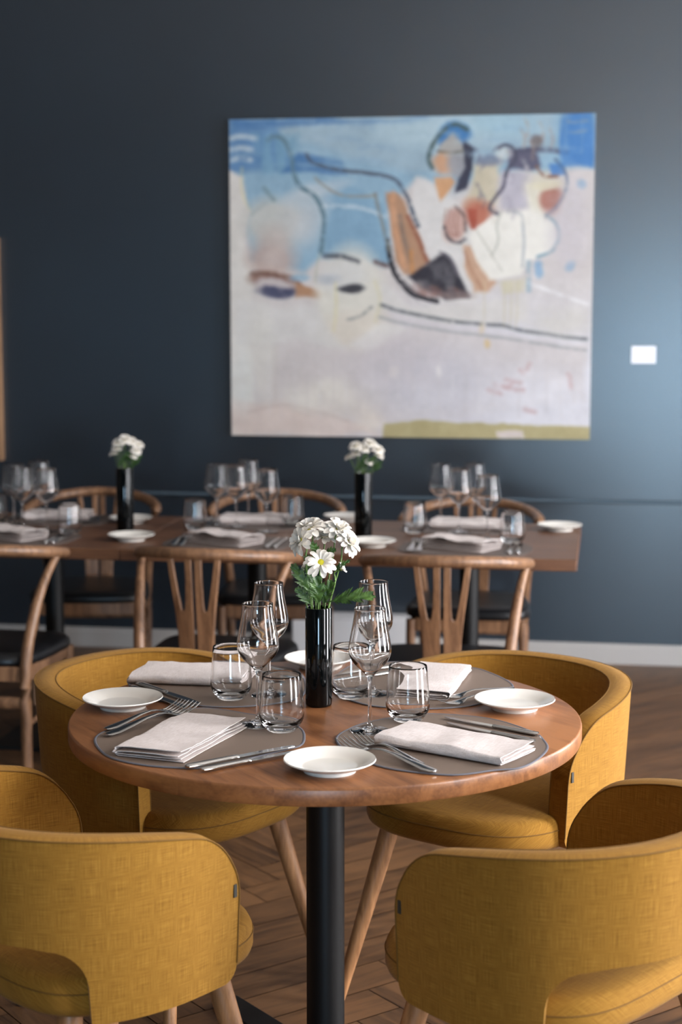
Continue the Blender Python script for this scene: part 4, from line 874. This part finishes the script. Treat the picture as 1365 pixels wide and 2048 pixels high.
# far bouquets: one flower built upright, then copied
proto = flower('chrysanthemum', 'white chrysanthemum', (0, 0, 0), (0, 0, 0.19), (0, -0.25, 0.97), 0.030, 'full', 'white chrysanthemums in the left far vase', seed=20, leaves=[((0, 0, 0.10), (0.035, -0.01, 0.15), 0.02, (0, -1, 0.5))])
def bouquet(vpx, side, heads):
    p = at(vpx[0], vpx[1], 0.7502); 
    o = dup(vase, p, 0, 'black cylinder vase on the %s long table' % side)
    o.scale = (1.15, 1.15, 1.12); first_ = (side == 'left')
    words = ['at the top left', 'at the top right', 'at the left side', 'at the right side', 'low in front', 'low at the right', 'in the middle', 'low at the left']
    for i, ((hx, hy), wd) in enumerate(zip(heads, words)):
        rt = Vector((p.x+0.010*math.cos(i*2.4), p.y+0.010*math.sin(i*2.4), 0.915)); T = at_y(hx, hy, p.y-0.02+0.012*(i % 3)); d = T-rt; sc = d.length/0.19
        q = Vector((0, 0, 1)).rotation_difference(d).to_euler(); lb = 'white chrysanthemum %s of the far bouquet on the %s long table' % (wd, side)
        if first_ and i == 0: o = proto; o['label'] = lb; o.location = rt; o.rotation_euler = q; o.scale = (sc,)*3
        else: dup(proto, rt, 0, lb, 'white chrysanthemums in the %s far vase' % side, scale=sc, rot=q)
bouquet((251, 1060), 'left', [(238, 886), (262, 884), (228, 908), (272, 902), (266, 912), (276, 890), (250, 880), (234, 898)])
bouquet((727, 1073), 'right', [(712, 893), (740, 888), (700, 915), (756, 900), (738, 925), (758, 912), (728, 898), (712, 908)])
# ------------------------------------------------------------------ far table settings
def far_mat(c, rz, label, L=0.42, W=0.32):
    root = MB(); P = []
    for k in range(48):
        t = 2*PI*k/48; e = 2/3.2; cx_, sy_ = math.cos(t), math.sin(t); P.append((L/2*abs(cx_)**e*(1 if cx_ > 0 else -1), W/2*abs(sy_)**e*(1 if sy_ > 0 else -1)))
    root.loft([[(x, y, 0) for x, y in P], [(x, y, 0.0022) for x, y in P]])
    o = root.build('placemat', MAT['far_mat']); o.location = (c.x, c.y, 0.7503); o.rotation_euler = (0, 0, rz); return tag(o, label, 'placemat', 'dark placemats on the long tables')
def TP(off, dep): return FR_+U*off+Vv*dep      # point on the long tables
sets = [(0.33, 0.20, 'near', 'right'), (1.06, 0.20, 'near', 'middle'), (1.80, 0.20, 'near', 'left'), (0.42, 0.67, 'far', 'right'), (1.20, 0.67, 'far', 'middle'), (1.95, 0.67, 'far', 'left')]
GL = 'cutlery on the long tables'
nk0 = None
for off, dep, row, pl_ in sets:
    where = {'right': 'at the right end', 'middle': 'in the middle', 'left': 'at the left'}[pl_]; side = {'near': 'camera side', 'far': 'wall side'}[row]
    sg = 1 if row == 'near' else -1
    if row == 'near':
        off = {'right': 0.37, 'middle': 1.17, 'left': 1.93}[pl_]
    far_mat(TP(off, dep-0.01*sg), -TH, 'dark placemat on the %s of the long tables, %s' % (side, where), 0.44, 0.33)
    z = MZ
    if nk0 is None:
        nk0 = make_napkin(0.24, 0.125, 'x', seed=8.2, h=0.0105, amp=2.0, group='folded linen napkins on the long tables'); nk = nk0
    else: nk = dup(nk0, (0, 0, 0), 0, 'x')
    nk['label'] = 'crumpled folded linen napkin on the %s of the long tables, %s' % (side, where)
    c = TP(off+(0.015 if row == 'near' else -0.01), dep-0.005 if row == 'near' else dep+0.03); nk.location = (c.x, c.y, z); nk.rotation_euler = (0, 0, -TH+math.radians(-28 if row == 'near' else 170+8*off)); nk.scale = (1, 1, 1.25 if row == 'near' else 1.1)
    for q, (kind, dx) in enumerate((('f', 0.145), ('f', 0.172), ('k', -0.150), ('k', -0.177))):
        c = TP(off+dx*sg, dep-(0.135 if row == 'near' else -0.135)); src = fork0 if kind == 'f' else knife0
        nm = {'f': 'fork', 'k': 'table knife'}[kind]; io = 'inner' if q % 2 == 0 else 'outer'
        o = dup(src, (c.x, c.y, z), 0, '%s %s on the %s of the long tables, %s' % (io, nm, side, where), GL); o.scale = (1, 1, 1); o.rotation_euler = (0, 0, -TH+(0 if row == 'near' else PI))
wg2 = make_wine('burgundy', 'wide wine glass of the right cluster, leftmost', 'wide wine glasses on the long tables'); wg2.location = at(882, 1050, MZ)
for px, lb in (((918, 1064), 'wide wine glass of the right cluster, second from the left'), ((948, 1048), 'wide wine glass of the right cluster, tallest looking at the back'), ((975, 1080), 'wide wine glass of the right cluster, rightmost and nearest'),
               ((435, 1050), 'wide wine glass of the middle cluster, leftmost'), ((473, 1053), 'wide wine glass of the middle cluster, second from the left'), ((497, 1039), 'wide wine glass of the middle cluster, at the back'), ((535, 1064), 'wide wine glass of the middle cluster, rightmost'),
               ((29, 1049), 'wide wine glass of the left cluster, leftmost and at the back'), ((46, 1058), 'wide wine glass of the left cluster, nearest at its left'), ((81, 1041), 'wide wine glass of the left cluster, farthest back'), ((94, 1062), 'wide wine glass of the left cluster, rightmost')):
    p = at(px[0], px[1], MZ); dup(wg2, p, 0, lb)
for px, lb in (((140, 1068), 'tumbler on the left long table, right of the left wine glasses'), ((391, 1058), 'tumbler on the right long table, left of the middle wine glasses'), ((585, 1050), 'tumbler on the right long table, behind the middle bouquet'),
               ((830, 1066), 'tumbler on the right long table, left of the right wine glasses'), ((1025, 1086), 'tumbler on the right long table, right of the right wine glasses'), ((-8, 1046), 'tumbler on the left long table, cut off by the left edge')):
    dup(tb, at(px[0], px[1], MZ), 0, lb, 'tumblers on the long tables')
